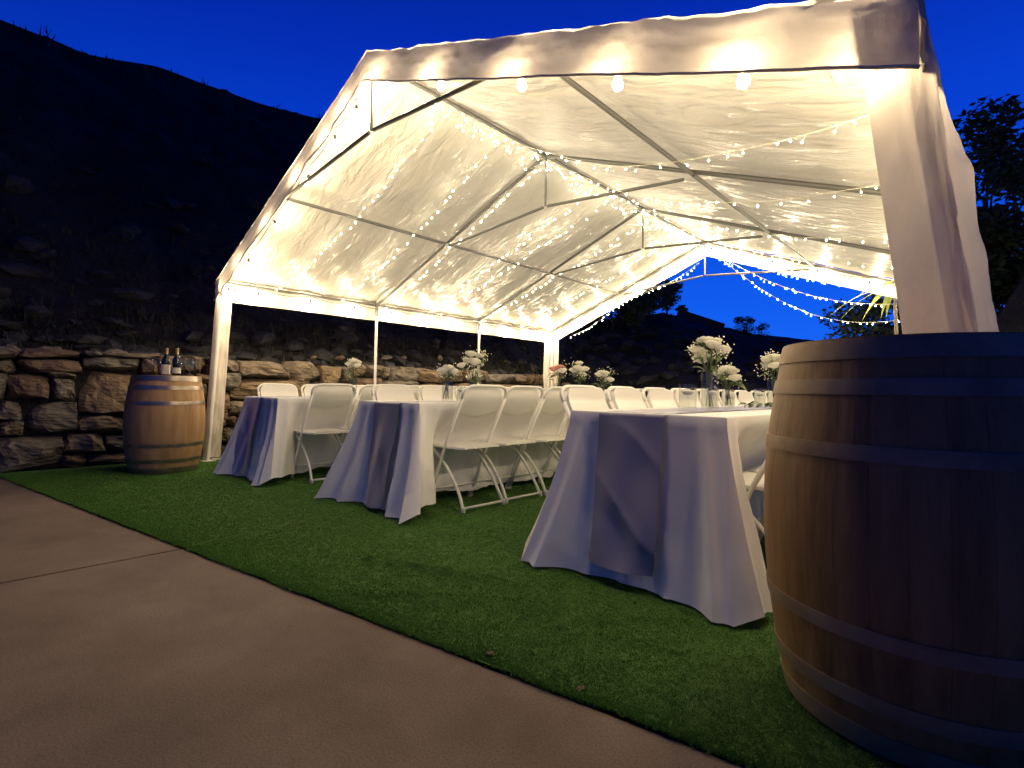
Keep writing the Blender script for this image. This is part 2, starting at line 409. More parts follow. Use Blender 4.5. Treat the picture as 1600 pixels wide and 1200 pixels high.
# scrub and dry grass on the slope
bm = bmesh.new()
for i in range(1500):
    az = rnd.uniform(-98, -20); t = rnd.random()**2.0*.8
    if rnd.random() < .04: t = rnd.uniform(.70, .79)
    if rnd.random() < .25: t = rnd.random()*.05
    p = hill_pt(az, t); R = (p-CAM).length; h = rnd.uniform(.05, .20)*(1+R*.03)
    for k in range(7):
        a = rnd.uniform(0, 6.28); d = Vector((math.cos(a), math.sin(a), 0)); b = p+Vector((rnd.gauss(0, .08), rnd.gauss(0, .08), -.03))
        tip = b+Vector((0, 0, h*rnd.uniform(.5, 1)))+d*h*rnd.uniform(.1, .7); s = d.cross(Vector((0, 0, 1)))*(.006+.0008*R)
        bm.faces.new([bm.verts.new(b-s), bm.verts.new(b+s), bm.verts.new(tip)])
tag(obj('slope_scrub', bm, MT['scrub'], smooth=False), 'dry grass and low scrub growing on the dark hillside', 'scrub', kind='stuff')

# ------------------------------------------------------------------ dry stone retaining wall, stone by stone
wall = empty('stone_wall', (WX, 1.5, 0), label='rough dry stone retaining wall along the left side of the tent', cat='wall')
def pray(px, py):
    return F+RR*((px-800+19.9)/796.2)-UU*((py-600+18.2)/796.2)
def on_wall(px, py):
    d = pray(px, py); t = (WX-CAM.x)/d.x; p = CAM+d*t; return p.y, p.z
hand = [(345,560,377,580),(341,579,377,611),(378,564,453,591),(454,564,506,597),(364,592,491,626),(340,612,363,641),(445,580,456,592),
        (508,572,535,613),(492,598,507,614),(328,642,360,668),(324,669,349,701),(329,599,341,640),(612,573,661,601),(601,571,611,594),(600,595,653,615),
        (655,577,709,598),(661,599,686,615),(687,599,711,617),(763,585,807,599),(808,585,832,599),(763,600,836,622),(712,599,736,618),(726,579,761,598),(738,599,762,620),
        (556,590,600,616),(577,569,600,589),(536,572,556,600),(12,585,78,624),(81,592,121,627),(28,560,129,583),(131,559,221,578),(127,580,222,645),(40,629,122,679),
        (-8,627,38,657),(-8,659,37,681),(-14,583,10,625),(-14,561,26,582),(-8,684,98,736),(124,648,200,676),(100,678,165,712),(222,562,250,586),(252,556,282,582),(284,557,325,582),
        (350,669,372,692),(362,627,395,650)]
cell = .03; Y0, Y1, Z1 = -6.0, WEND, 1.2
ny, nz = int((Y1-Y0)/cell), int(Z1/cell)
occ = [[False]*nz for _ in range(ny)]
rects = []
def mark(y0, y1, z0, z1):
    for i in range(max(0, int((y0-Y0)/cell+.5)), min(ny, int((y1-Y0)/cell+.5))):
        for j in range(max(0, int(z0/cell+.5)), min(nz, int(z1/cell+.5))): occ[i][j] = True
for (a, b, c, d) in hand:
    ya, za = on_wall(a, (b+d)/2); yb, zb = on_wall(c, (b+d)/2)
    _, zt = on_wall((a+c)/2, b); _, zl = on_wall((a+c)/2, d)
    zl = max(0, zl)
    rects.append((ya, yb, zl, zt)); mark(ya, yb, zl, zt)
for j in range(nz):
    i = 0
    while i < ny:
        if occ[i][j] or (Y0+i*cell > 6.6 and j*cell > 1.0-.35*(Y0+i*cell-6.6)): i += 1; continue
        wmax = 0
        while i+wmax < ny and not occ[i+wmax][j] and wmax < 26: wmax += 1
        w_ = min(wmax, rnd.choice((5, 7, 9, 11, 14, 18, 22)))
        if 0 < wmax-w_ < 4: w_ = wmax
        h_ = rnd.choice((4, 5, 6, 7, 9)); h_ = min(h_, nz-j)
        if nz-j-h_ < 3: h_ = nz-j
        k = 1
        while k < h_ and all(not occ[q][j+k] for q in range(i, i+w_)): k += 1
        y0, y1, z0, z1 = Y0+i*cell, Y0+(i+w_)*cell, j*cell, (j+k)*cell
        mark(y0, y1, z0, z1)
        if w_ >= 2 and k >= 2: rects.append((y0, y1, z0, z1))
        i += w_
def stone(y0, y1, z0, z1, i):
    rr = random.Random(i*13+5)
    w_, h_ = y1-y0, z1-z0
    dep = .30; g = .003
    small = w_*h_ < .02
    nY, nZ = (5, 3) if small else (8, 5)
    bm = bmesh.new()
    r = bmesh.ops.create_cube(bm, size=1)
    bmesh.ops.subdivide_edges(bm, edges=bm.edges[:], cuts=3 if small else 5, use_grid_fill=True)
    planes = []
    for _ in range(6):
        n_ = Vector((rr.uniform(.25, 1), rr.gauss(0, .75), rr.gauss(0, .75))).normalized(); planes.append((n_, rr.uniform(.40, .52)))
    tz0, tz1 = rr.uniform(-.07, .07), rr.uniform(-.07, .07)
    ty0, ty1 = rr.uniform(-.10, .10), rr.uniform(-.10, .10)
    pro = rr.uniform(-.015, .03)
    for v in bm.verts:
        c = v.co.copy()
        # bevel the edges of the unit cube a little
        m2 = sorted([abs(c.x), abs(c.y), abs(c.z)])
        if m2[1] > .49: c *= .978
        if m2[0] > .49: c *= .975
        for n_, d in planes:
            k = c.dot(n_)
            if k > d: c -= n_*(k-d)*.8
        y = c.y*(w_-2*g); z = c.z*(h_-2*g)
        y += (ty0 if c.y < 0 else ty1)*c.z*h_*.9*abs(c.y)*2
        z += (tz0 if c.z < 0 else tz1)*c.y*w_*.5*abs(c.z)*2
        nzv = fr(c.y*w_*7+i, c.z*h_*7, c.x*2)
        nz2 = fr(c.y*w_*20+i, c.z*h_*30, c.x*5)
        x = c.x*dep+(c.x > .2)*(nzv*.035+nz2*.014)+pro
        y += .018*fr(c.z*6+i, c.x*3, 1); z += .018*fr(c.y*w_*6+i, c.x*3, 7)
        v.co = Vector((x-dep/2, y+(y0+y1)/2-1.5, z+(z0+z1)/2))
    me_bm = bm
    obj('stone', me_bm, rr.choice(MT['stone']), wall, smooth=False)
for i, (y0, y1, z0, z1) in enumerate(rects): stone(y0, y1, z0, z1, i)
bm = bmesh.new(); box(bm, (WX-.40, 1.0-.2, .53), (.5, 14.2, 1.06))
tag(obj('earth_bank', bm, MT['soil'], smooth=False), kind='structure')
bm = bmesh.new(); box(bm, (-.235, -.5, .56), (.1, 13.0, 1.0))
obj('packed_earth', bm, MT['soil'], wall, smooth=False)
# small loose stones lying on top of the wall
cap = [(20,560,.10),(75,557,.12),(130,548,.07),(185,556,.13),(210,557,.07),(345,559,.06),(362,557,.05),(620,571,.08),(650,573,.07),(700,577,.06),(545,571,.07),(240,557,.08),(500,563,.05)]
for i, (a, b, s) in enumerate(cap):
    y, z = on_wall(a, 560); y2, z2 = y, 1.2
    bm = bmesh.new(); rock_bm(bm, (0, 0, 0), (s*.9, s*1.4, s*.6), 900+i, 2)
    o = obj('cap_stone', bm, MT['stone'][i % 4], wall, smooth=False, loc=(-.20-.08*(i % 3), y-1.5, max(1.14, z)+s*.25))

# mound shape standing in for an unidentified dark slope beyond the right side
bm = bmesh.new()
def mound(u, v):
    y = 8.3+v*8; x = 2.2+u*11+.12*v*4
    h = min(2.05*(x-2.25)*(1 if x > 2.25 else 0), 1.9*2.05+.35*(x-4.15))*min(1, (1-abs(2*v-1))*2.2+.0)
    return Vector((x, y-1.2*(h > 0)*0, -.06+max(0, h)+.05*fr(x*2, y*2)))
grid(bm, mound, 40, 40)
tag(obj('dark_slope', bm, MT['soil']), kind='structure')

# ------------------------------------------------------------------ the tent
HW, L, HE, HR, S = 3.05, 6.094, 2.03, 3.2524, 2.0313
SL = (HR-HE)/HW
def rz(x): return HR-abs(x)*SL
tent = empty('party_tent', (0, 0, 0), label='large white open sided party tent with gabled roof strung with warm lights', cat='tent')
def pipe(name, a, b, r=.019, mt='pipe', n=10, parent=tent):
    bm = bmesh.new(); tube(bm, [a, b], r, n); return obj(name, bm, MT[mt], parent, auto=40)
PX, PZ = 1.5174, 2.6236
for k in range(4):
    y = k*S
    for s in (-1, 1):
        pipe('rafter', (0, y, HR), (s*HW, y, HE))
        pipe('truss_tie', (s*1.447, y, 2.60), (s*.03, y, 2.724), .015)
    pipe('truss_post', (0, y, 2.73), (0, y, HR-.02), .012)
    bm = bmesh.new()
    for s in (-1, 1): tube(bm, [(0, y, HR), (s*.14, y, HR-.14*SL)], .0235, 10)
    tube(bm, [(0, max(-.02, y-.12), HR-.0), (0, min(L+.02, y+.12), HR)], .0235, 10); obj('ridge_fitting', bm, MT['pipe'], tent, auto=40)
    for s in (-1, 1):
        bm = bmesh.new(); tube(bm, [(s*HW, y, HE-.16), (s*HW, y, HE+.01)], .0235, 10); tube(bm, [(s*HW, y, HE), (s*(HW-.14), y, HE+.14*SL)], .0235, 10)
        obj('eave_fitting', bm, MT['pipe'], tent, auto=40)
        if k == 0 and s > 0: leg_foot = (3.27, .26, .012)
        elif k == 0: leg_foot = (-3.09, -.08, .012)
        else: leg_foot = (s*3.06, y, .012)
        l = pipe('leg', leg_foot, (s*HW, y, HE), .019, 'pole')
        bm = bmesh.new(); box(bm, (leg_foot[0], leg_foot[1], .014), (.13, .13, .006)); obj('foot_plate', bm, MT['pole'], l, smooth=False)
for k in range(3):
    for x, z in ((0, HR), (-PX, PZ), (PX, PZ), (-HW, HE), (HW, HE)):
        pipe('purlin', (x, k*S+.02, z), (x, (k+1)*S-.02, z), .017)
# roof cloth
FO = .045        # how far the cloth stands off the pipes
def sag(x, y):
    fy = (y/S) % 1 if 0 <= y <= L else 0
    ax = abs(x); fx = ax/PX if ax < PX else min(1, (ax-PX)/(HW-PX))
    return .050*math.sin(math.pi*fx)**.8*math.sin(math.pi*fy)**.8 if 0 < fy < 1 and 0 < fx < 1 else 0
def wrinkle(x, y):
    # tension folds fanning from the eave and the frame joints
    e_ = max(0, (abs(x)-1.5)/1.55)
    a = fr(x*1.1+y*3.2, y*5.5-x*2.0, 2)*.010
    b = fr(x*1.0, y*9, 7)*.013*e_
    c = fr(x*7, y*7, 9)*.005
    return a+b+c
for s in (-1, 1):
    bm = bmesh.new()
    def rf(u, v):
        x = s*u*(HW+.035); y = lerp(-.055, L+.055, v)
        puff = .022*fr(x*2.6, y*.7, 1)*(1 if (v < .02 or v > .98) else .3)
        z = rz(x)+FO-sag(x, y)+wrinkle(x, y)+puff
        return Vector((x, y+puff*.5, z))
    grid(bm, rf, 130, 250)
    obj('roof_panel', bm, MT['tarp'], tent)
# valances on the two gables: follow the rafters
for y, nm in ((-.058, 'front'), (L+.058, 'back')):
    for s in (-1, 1):
        bm = bmesh.new(); sg = -1 if y < 0 else 1
        def vf(u, v):
            x = s*u*(HW+.04)
            dz = -v*.225
            wv = fr(x*2.2, v*1.5, y)*.020*(.4+v)+.006*fr(x*11, v*4, y)+.010*fr(x*5+v*3, v*3-x*2, y)
            top = rz(x)+FO-.012+(.018*fr(x*2.6, y*.7, 1)+.010*abs(fr(x*9, 2, y)))*(1-v)
            if abs(x) < .10: top -= .03*(1-abs(x)/.10)*0
            return Vector((x, y+sg*(.012*v+wv*.8), top+dz))
        grid(bm, vf, 150, 14)
        o = obj('gable_valance', bm, MT['tarp_out'], tent)
        # hem
        bm = bmesh.new()
        pts = [vf(i/60, 1)+Vector((0, sg*.004, 0)) for i in range(61)]
        tube(bm, pts, .006, 6); obj('hem', bm, MT['tarp_out'], o)
for s in (-1, 1):
    bm = bmesh.new()
    def ef(u, v):
        y = lerp(-.06, L+.06, u); z = HE+FO-.0-v*.235-(HW+.035-HW)*SL
        wv = fr(y*2.4, v*1.5, s)*.024*(.3+v)+.006*fr(y*11, v*4, s)
        return Vector((s*(HW+.036+.01*v+wv*.7), y, z+wrinkle(s*(HW), y)*(1-v)))
    grid(bm, ef, 220, 14)
    o = obj('eave_valance', bm, MT['tarp_out'], tent)
    bm = bmesh.new(); tube(bm, [ef(i/90, 1)+Vector((s*.004, 0, 0)) for i in range(91)], .006, 6); obj('hem', bm, MT['tarp_out'], o)
# rolled edge of the roof cloth at the front right corner
bm = bmesh.new()
def cf(u, v):
    a = v*math.pi*.62; x = lerp(2.78, HW+.10, u); y = lerp(-.056, .55, v)
    edge = max(0, (x-HW+.10)/.2)
    z = rz(min(x, HW))+FO-.030+.034*min(1, u*3)+.006*fr(x*6, y*6, 3)-edge**2*.20
    return Vector((min(x, HW+.055+.012*fr(y*8, z*5)), y, z))
grid(bm, cf, 40, 30); obj('corner_flap', bm, MT['tarp'], tent)
# leg covers: white skirts wrapped round the corner legs
def leg_cover(cx, cy, sx, sy, wx, wy, foot, seed, bill=.02, z0=.04, ztop=HE+.01, fold=0):
    bm = bmesh.new()
    def lf(u, v):
        z = lerp(ztop, z0, v)
        k = v
        ox, oy = lerp(cx, foot[0], k), lerp(cy, foot[1], k)
        t = u*(wx+wy)
        wa = wx*(1+.12*v); wb = wy*(1+bill*8*math.sin(min(1, v*1.5)*math.pi*.5))
        s_ = u*(wa+wb)
        f1 = .020*fr(s_*3.5, z*1.0, seed)*(.3+v)+.006*fr(s_*15, z*2.5, seed)
        if s_ < wa:
            p = Vector((ox+sx*(.045)-sx*(wa-s_), oy+sy*(.045+f1), z))
        else:
            q = s_-wa
            bl = bill*math.sin(min(1, q/wb)*math.pi*.75)*min(1, v*4)*(.75+.5*fr(z*2.2, 4, seed))
            p = Vector((ox+sx*(.045+f1*1.6+bl-fold*math.exp(-((q-.055)/.032)**2)*min(1, v*6)), oy+sy*.045-sy*q, z))
        return p
    grid(bm, lf, 60, 90)
    return obj('leg_cover', bm, MT['tarp_out'], tent)
leg_cover(HW, 0, 1, -1, .165, .30, (3.27, .24), 3, .06, fold=.035)
leg_cover(-HW, 0, -1, -1, .13, .17, (-3.10, -.07), 5, .01)
leg_cover(-HW, L, -1, 1, .17, .22, (-3.07, L), 6, .01)
leg_cover(HW, L, 1, 1, .17, .22, (3.07, L), 8, .01)

# ------------------------------------------------------------------ festoon lights
def bulb_prof():
    return [(.0005, -.062), (.012, -.060), (.021, -.050), (.0235, -.038), (.021, -.024), (.013, -.008), (.010, 0)]
bm = bmesh.new(); lathe(bm, bulb_prof(), 10)
bulb_me = bpy.data.meshes.new('bulb'); bm.to_mesh(bulb_me); bm.free(); bulb_me.materials.append(MT['bulb'])
for p in bulb_me.polygons: p.use_smooth = True
bm = bmesh.new(); lathe(bm, [(.004, .045), (.0125, .040), (.014, .0), (.0135, -.004)], 10)
sock_me = bpy.data.meshes.new('socket'); bm.to_mesh(sock_me); bm.free(); sock_me.materials.append(MT['socket'])
for p in sock_me.polygons: p.use_smooth = True
def festoon(path, stations, label, drop=.10, lift=.02):
    """path(t) -> point on the frame; stations: list of t"""
    root = empty('festoon_light_string', path(stations[0]), label=label, cat='string lights', group='festoon bulb strings round the tent edge')
    o0 = Vector(root.location)
    pts = []
    for i, t in enumerate(stations):
        p = path(t); pts.append(p+Vector((0, 0, -.02)))
        if i+1 < len(stations):
            t2 = stations[i+1]
            for k in (.25, .5, .75): pts.append(path(lerp(t, t2, k))+Vector((0, 0, -.02-.035*math.sin(math.pi*k))))
    bm = bmesh.new(); tube(bm, [q-o0 for q in smooth_path(pts, 3)], .0045, 6); obj('cord', bm, MT['cord'], root)
    for i, t in enumerate(stations):
        p = path(t)+Vector((0, 0, -drop))-o0
        tilt = (rnd.gauss(0, .12), rnd.gauss(0, .12), 0)
        s = link('socket', sock_me, root, p, tilt)
        bm = bmesh.new(); tube(bm, [p+Vector((0, 0, .04)), p+Vector((0, 0, drop-.02))], .003, 5); obj('cord', bm, MT['cord'], root)
        link('bulb', bulb_me, s)
g = .045
festoon(lambda x: Vector((x, g, rz(x))), [.12, .73, 1.42, 2.01, 2.56, 2.96], 'festoon bulbs hanging along the right slope of the front gable', drop=.145)
festoon(lambda x: Vector((x, g, rz(x))), [-3.0, -2.42, -1.75, -1.10, -.62, -.30], 'festoon bulbs hanging along the left slope of the front gable', drop=.12)
festoon(lambda y: Vector((-HW+.03, y, HE)), [.12, .38, 1.03, 1.66, 2.27, 2.9, 3.5, 4.1, 4.75, 5.38, 5.95], 'festoon bulbs hanging along the left eave pipe')
festoon(lambda y: Vector((HW-.03, y, HE)), [.45, 1.1, 1.75, 2.4, 3.05, 3.7, 4.3, 4.9, 5.5, 5.95], 'festoon bulbs hanging along the right eave pipe behind the corner leg')
festoon(lambda x: Vector((x, L-g, rz(x))), [-2.95, -2.45, -1.84, -1.2, -.6, -.17], 'festoon bulbs hanging along the left slope of the rear gable')
festoon(lambda x: Vector((x, L-g, rz(x))), [.12, .5, 1.0, 1.56, 2.15, 2.85], 'festoon bulbs hanging along the right slope of the rear gable')

# ------------------------------------------------------------------ fairy lights (mini bulbs on thin white wire)
def minis(bm, c, r):
    o = bmesh.ops.create_icosphere(bm, subdivisions=1, radius=r)
    d = Matrix.Rotation(rnd.uniform(-.9, .9), 4, 'X') @ Matrix.Rotation(rnd.uniform(-.9, .9), 4, 'Y')
    for v in o['verts']:
        v.co = Vector(c)+(d @ Vector((v.co.x, v.co.y, v.co.z*1.7)))
def fairy(pts, label, step=.11, r=.0024, jit=.014, group='fairy light strands across the tent roof'):
    P_ = smooth_path(pts, 8); root = empty('fairy_light_string', P_[0], label=label, cat='fairy lights', group=group)
    o0 = Vector(root.location)
    bm = bmesh.new(); tube(bm, [q-o0 for q in P_], .0016, 4); obj('wire', bm, MT['wire'], root)
    bm = bmesh.new(); bw = bmesh.new(); acc = 0
    for i in range(1, len(P_)):
        d = (P_[i]-P_[i-1]); l = d.length; acc += l
        while acc > step:
            acc -= step*rnd.uniform(.45, 1.5); q = P_[i]-d*(acc/l if l else 0)-o0
            off = Vector((rnd.gauss(0, jit), rnd.gauss(0, jit), -.018+rnd.gauss(0, .006)))
            minis(bm, q+off, r); tube(bw, [q, q+off], .0013, 4)
    o = obj('mini_bulbs', bm, MT['mini'], root); o['kind'] = 'stuff'
    o = obj('mini_leads', bw, MT['wire'], root); o['kind'] = 'stuff'
names = ['first', 'second', 'third', 'fourth', 'fifth', 'sixth', 'seventh', 'eighth', 'ninth', 'tenth', 'eleventh']
ys = [.62, 1.38, 2.10, 2.95, 3.20, 4.15, 5.05]
for i, y in enumerate(ys):
    pts = []
    for k in range(9):
        t = k/8; x = lerp(-HW+.05, 0, t); y_ = y+.10*math.sin(t*3+i)+.12*(t-.5)
        pts.append((x, y_, rz(x)-.035-.05*math.sin(math.pi*t)*(.6+.5*math.sin(i*2.1))-.03*abs(math.sin(t*9+i))))
    fairy(pts, '%s fairy light strand from the front climbing the left roof slope' % names[i])
for i, y in enumerate((.75, 1.7, 3.1, 4.0, 5.0)):
    pts = []; sg = (.32, .30, .20, .24, .20)[i]
    for k in range(9):
        t = k/8; x = lerp(0.0, HW-.05, t); y_ = y-.15*t+.08*math.sin(t*4+i)
        pts.append((x, y_, rz(x)-.04-sg*math.sin(math.pi*t)-.02*abs(math.sin(t*9+i))))
    fairy(pts, '%s fairy light strand from the front sagging below the right roof slope' % names[i])
pts = [(.03*math.sin(k*1.7), lerp(.1, L-.1, k/24), HR-.06-.035*(1+math.sin(k*2.3))) for k in range(25)]
fairy(pts, 'fairy light strand wound along the ridge pole, upper of two', step=.15)
pts = [(-.04*math.sin(k*1.3), lerp(.1, L-.1, k/24), HR-.10-.05*(1+math.sin(k*1.9+1))) for k in range(25)]
fairy(pts, 'fairy light strand wound along the ridge pole, lower of two', step=.12)
# strands that leave the rear peak and sag outside to the right
for i, (dz, ex, ez, yy) in enumerate(((.10, 2.9, 2.12, .05), (.22, 2.95, 2.02, .15), (.38, 3.0, 1.95, .25), (.05, 2.6, 2.25, .1))):
    pts = [(lerp(.1, ex, t), L+.08+yy*t, lerp(HR-.16, ez, t)-dz*math.sin(math.pi*t)*1.5) for t in [k/8 for k in range(9)]]
    fairy(pts, ('fairy light strand sagging %s across the rear gable opening' % ('slightly', 'halfway', 'lowest', 'highest')[i]), step=.09, r=.0042)
pts = [(lerp(-.1, -2.6, t), L+.03, rz(lerp(-.1, -2.6, t))-.26-.05*math.sin(t*9)) for t in [k/8 for k in range(9)]]
fairy(pts, 'fairy light strand following the left slope of the rear gable', step=.09, r=.0042)

# ------------------------------------------------------------------ tables with cloths
TABLES = [dict(x=-1.62, y0=-.09, n='far left', key='left'), dict(x=.10, y0=.13, n='middle', key='middle'), dict(x=2.09, y0=.13, n='right', key='right')]
TL, TW, TH = 4.88, .74, .745
def make_table(t):
    root = empty('banquet_table', (t['x'], t['y0']+TL/2, 0), label='long %s banquet table hidden under its white cloth' % t['n'], cat='table')
    for k in (-1, 1):
        bm = bmesh.new(); box(bm, (0, k*TL/4, TH-.02), (TW-.02, TL/2-.01, .035), bevel=.008); obj('tabletop', bm, MT['plastic'], root, smooth=False)
        for kk in (-1, 1):
            for s in (-1, 1):
                bm = bmesh.new(); tube(bm, [(s*.08, k*TL/4+kk*.85, TH-.04), (s*.07, k*TL/4+kk*1.0, .012)], .0125, 8); obj('leg', bm, MT['pipe'], root)
def make_cloth(t, seed, spec):
    hx, hy = TW/2+.006, TL/2+.006; cr = .03
    # perimeter samples
    per = []
    def seg(a, b, n, nrm):
        for i in range(n): per.append((a.lerp(b, i/n), Vector(nrm), None))
    C = [(-hx, -hy), (hx, -hy), (hx, hy), (-hx, hy)]
    bmx = []
    nF, nS = 70, 260
    pts = []
    for (ax, ay), (bx, by), nr, n in (((-hx, -hy), (hx, -hy), (0, -1), nF), ((hx, -hy), (hx, hy), (1, 0), nS), ((hx, hy), (-hx, hy), (0, 1), nF//2), ((-hx, hy), (-hx, -hy), (-1, 0), nS)):
        for i in range(n):
            f = i/n; pts.append((lerp(ax, bx, f), lerp(ay, by, f), nr, f, (ax, ay, bx, by)))
    bm = bmesh.new(); nV = 26
    rings = []
    for v in range(nV+1):
        k = v/nV; ring = []
        for (x, y, nr, f, cc) in pts:
            seglen = math.hypot(cc[2]-cc[0], cc[3]-cc[1])
            d0 = f*seglen; d1 = (1-f)*seglen       # distance to the two corners
            # corner softness: blend outward direction toward diagonal
            n_ = Vector((nr[0], nr[1]))
            cw0 = math.exp(-(d0/.16)**2); cw1 = math.exp(-(d1/.16)**2)
            tx = Vector((cc[2]-cc[0], cc[3]-cc[1])).normalized()
            side = (nr[0] != 0)
            front = (nr == (0, -1))
            flare = .035*k+.06*k*k
            if side: flare = .02*k+.03*k*k
            out = flare
            along = 0
            # corner cones stick out diagonally
            for cw, sg, d in ((cw0, -1, d0), (cw1, 1, d1)):
                amp = spec['corner_' + (('l' if sg < 0 else 'r') if front else 'o')] if front else (spec['corner_l' if nr == (-1, 0) else 'corner_r'] if ((nr == (1, 0) and sg < 0) or (nr == (-1, 0) and sg > 0)) else .12)
                out += cw*amp*k**1.2; along += sg*cw*amp*1.0*k**1.2
            # folds
            if front:
                fold = spec['fold']*(math.sin(f*spec['nf']*math.pi*2+seed)+.5*math.sin(f*spec['nf']*4.3*math.pi+seed*2))*k**1.1*(.6+.4*fr(x*3, k, seed))
                fold += .009*fr(x*9, k*1.6, seed)*k+.014*fr(x*6, k*3.5, seed+4)*k*k
            else:
                fold = (.030*math.sin(y*7.3+seed*3+1.5*fr(y*2, 0, seed))+.014*math.sin(y*17+seed))*k**1.3
                fold += .010*fr(y*6, k*1.5, seed)*k
            out += fold*(1-.6*max(cw0, cw1))
            for dd in (d0, d1):
                if dd < .55 and (front or nr == ((1, 0))):
                    env = math.exp(-(dd/.24)**2)*min(1, dd/.05)
                    out += spec['cornerfold']*1.5*(1-2*abs(math.sin(dd*21+seed+.5*k)))*env*k**.8
            if side:
                df = d0 if nr == (1, 0) else d1; db = d1 if nr == (1, 0) else d0
                sm_ = lambda a, b, q: max(0, min(1, (q-a)/(b-a)))**2*(3-2*max(0, min(1, (q-a)/(b-a))))
                push = sm_(.08, .30, df)*sm_(.2, .5, db)
                out -= push*(.245*sm_(.02, .46, k)+.010*math.cos((y+.1)*13.5)*k)
                out -= push*.0*k
            drop = TH-(.012 if not side else spec['sidegap'])
            pool = 0
            z = TH+.008-k*drop+.028*fr(x*5, y*4, seed)*max(0, k-.75)*4
            rdn = min(1, v/2)
            if v == 0: z = TH+.008
            if v == 1: z = TH+.001; out = .004
            ring.append(bm.verts.new((x+n_.x*out+tx.x*along, y+n_.y*out+tx.y*along, max(z, .016+.006*math.sin(y*30)**2))))
        rings.append(ring)
    n = len(pts)
    for v in range(nV):
        for i in range(n):
            bm.faces.new((rings[v][i], rings[v+1][i], rings[v+1][(i+1) % n], rings[v][(i+1) % n]))
    # top: fan of strips between left and right edges
    top = rings[0]
    # join by index: front ring idx 0..nF, right nF..nF+nS, back, left
    left = [top[0]]+[top[n-1-i] for i in range(nS)]
    right = [top[nF+i] for i in range(nS)]+[top[nF+nS]]
    cols = 6
    left = left[:nS+1]; right = right[:nS+1]
    fr_row = top[0:nF+1]
    mid_prev = None
    bm.faces.new(fr_row+[right[1]]+[left[1]])
    for i in range(1, nS-1):
        bm.faces.new((left[i], right[i], right[i+1], left[i+1]))
    bk = [top[j] for j in range(nF+nS, nF+nS+nF//2+1)]
    try: bm.faces.new([right[nS-1]]+bk+[left[nS-1]])
    except Exception: pass
    bmesh.ops.recalc_face_normals(bm, faces=bm.faces)
    o = obj('tablecloth', bm, MT['cloth'], loc=(t['x'], t['y0']+TL/2, 0), auto=55)
    return o
specs = [dict(corner_l=.13, corner_r=.10, corner_o=.1, fold=.030, nf=1.6, cornerfold=.026, sidegap=.06),
         dict(corner_l=.17, corner_r=.15, corner_o=.1, fold=.026, nf=1.2, cornerfold=.044, sidegap=.07),
         dict(corner_l=.13, corner_r=.105, corner_o=.1, fold=.020, nf=1.0, cornerfold=.022, sidegap=.06)]
for i, t in enumerate(TABLES):
    make_table(t)
    c = make_cloth(t, i*1.7+1, specs[i])
    tag(c, ['white floor length cloth on the far left table, nearest the barrel with bottles', 'white floor length cloth on the middle table between two rows of chairs',
            'white floor length cloth on the right table with tall vase, beside the big barrel'][i], 'tablecloth', 'white tablecloths on the long tables')
    # satin runner: over the top and down the front
    ww = (.15, .155, .165)[i]; hang = (.70, .705, .66)[i]; off = (-.10, .02, -.035)[i]; slant = (.10, .0, .0)[i]
    bm = bmesh.new(); Lr = TL*.985+hang
    def rn(u, v):
        s = v*Lr
        sx = lerp(-ww, ww, u)+off
        if s < TL*.985:
            y = TL/2-TL*.015-s; return Vector((sx, y, TH+.0115+.0015*fr(sx*20, y*6)))
        h = s-TL*.985; k = h/TH
        y = -TL/2-.016-(.035*k+.06*k*k)-.022*k-.014*math.sin(u*9+k*4+i*2)*k*(1.5 if i == 0 else .7)-.010*math.sin((u*3-k*5)*2+i)*k-.012*k
        q_ = k*7.5-u*(1.6, .4, 2.3)[i]+.35*math.sin(k*4+u*2)
        y -= (.016, .003, .020)[i]*(1-abs(math.sin(q_))**.6)*min(1, k*4)*(.35+.65*math.sin(math.pi*min(1, max(0, u*1.1))))
        # follow the cloth's own folds
        x01 = (sx+TW/2)/TW; sp = specs[i]
        y -= sp['fold']*(math.sin(x01*sp['nf']*math.pi*2+(i*1.7+1))+.5*math.sin(x01*sp['nf']*4.3*math.pi+(i*1.7+1)*2))*k**1.1
        x = sx*(1-.06*k)-slant*k+.012*math.sin(k*8+i)*k
        return Vector((x, y-.012, TH+.006-h-.012*math.sin(u*3.14)*k))
    N1 = 150
    g_ = grid(bm, lambda u, v: rn(u, (v*2*(TL*.985)/Lr) if v < .5 else ((TL*.985)+(v-.5)*2*hang)/Lr), 22, 100)
    r_ = obj('table_runner', bm, MT['runner2'] if i == 0 else MT['runner'], loc=(t['x'], t['y0']+TL/2, 0))
    tag(r_, ['creased blue satin runner hanging over the end of the far left table', 'dark grey blue satin runner hanging straight over the end of the middle table',
             'grey lilac satin runner hanging over the end of the right table'][i], 'table runner', 'satin runners on the long tables')

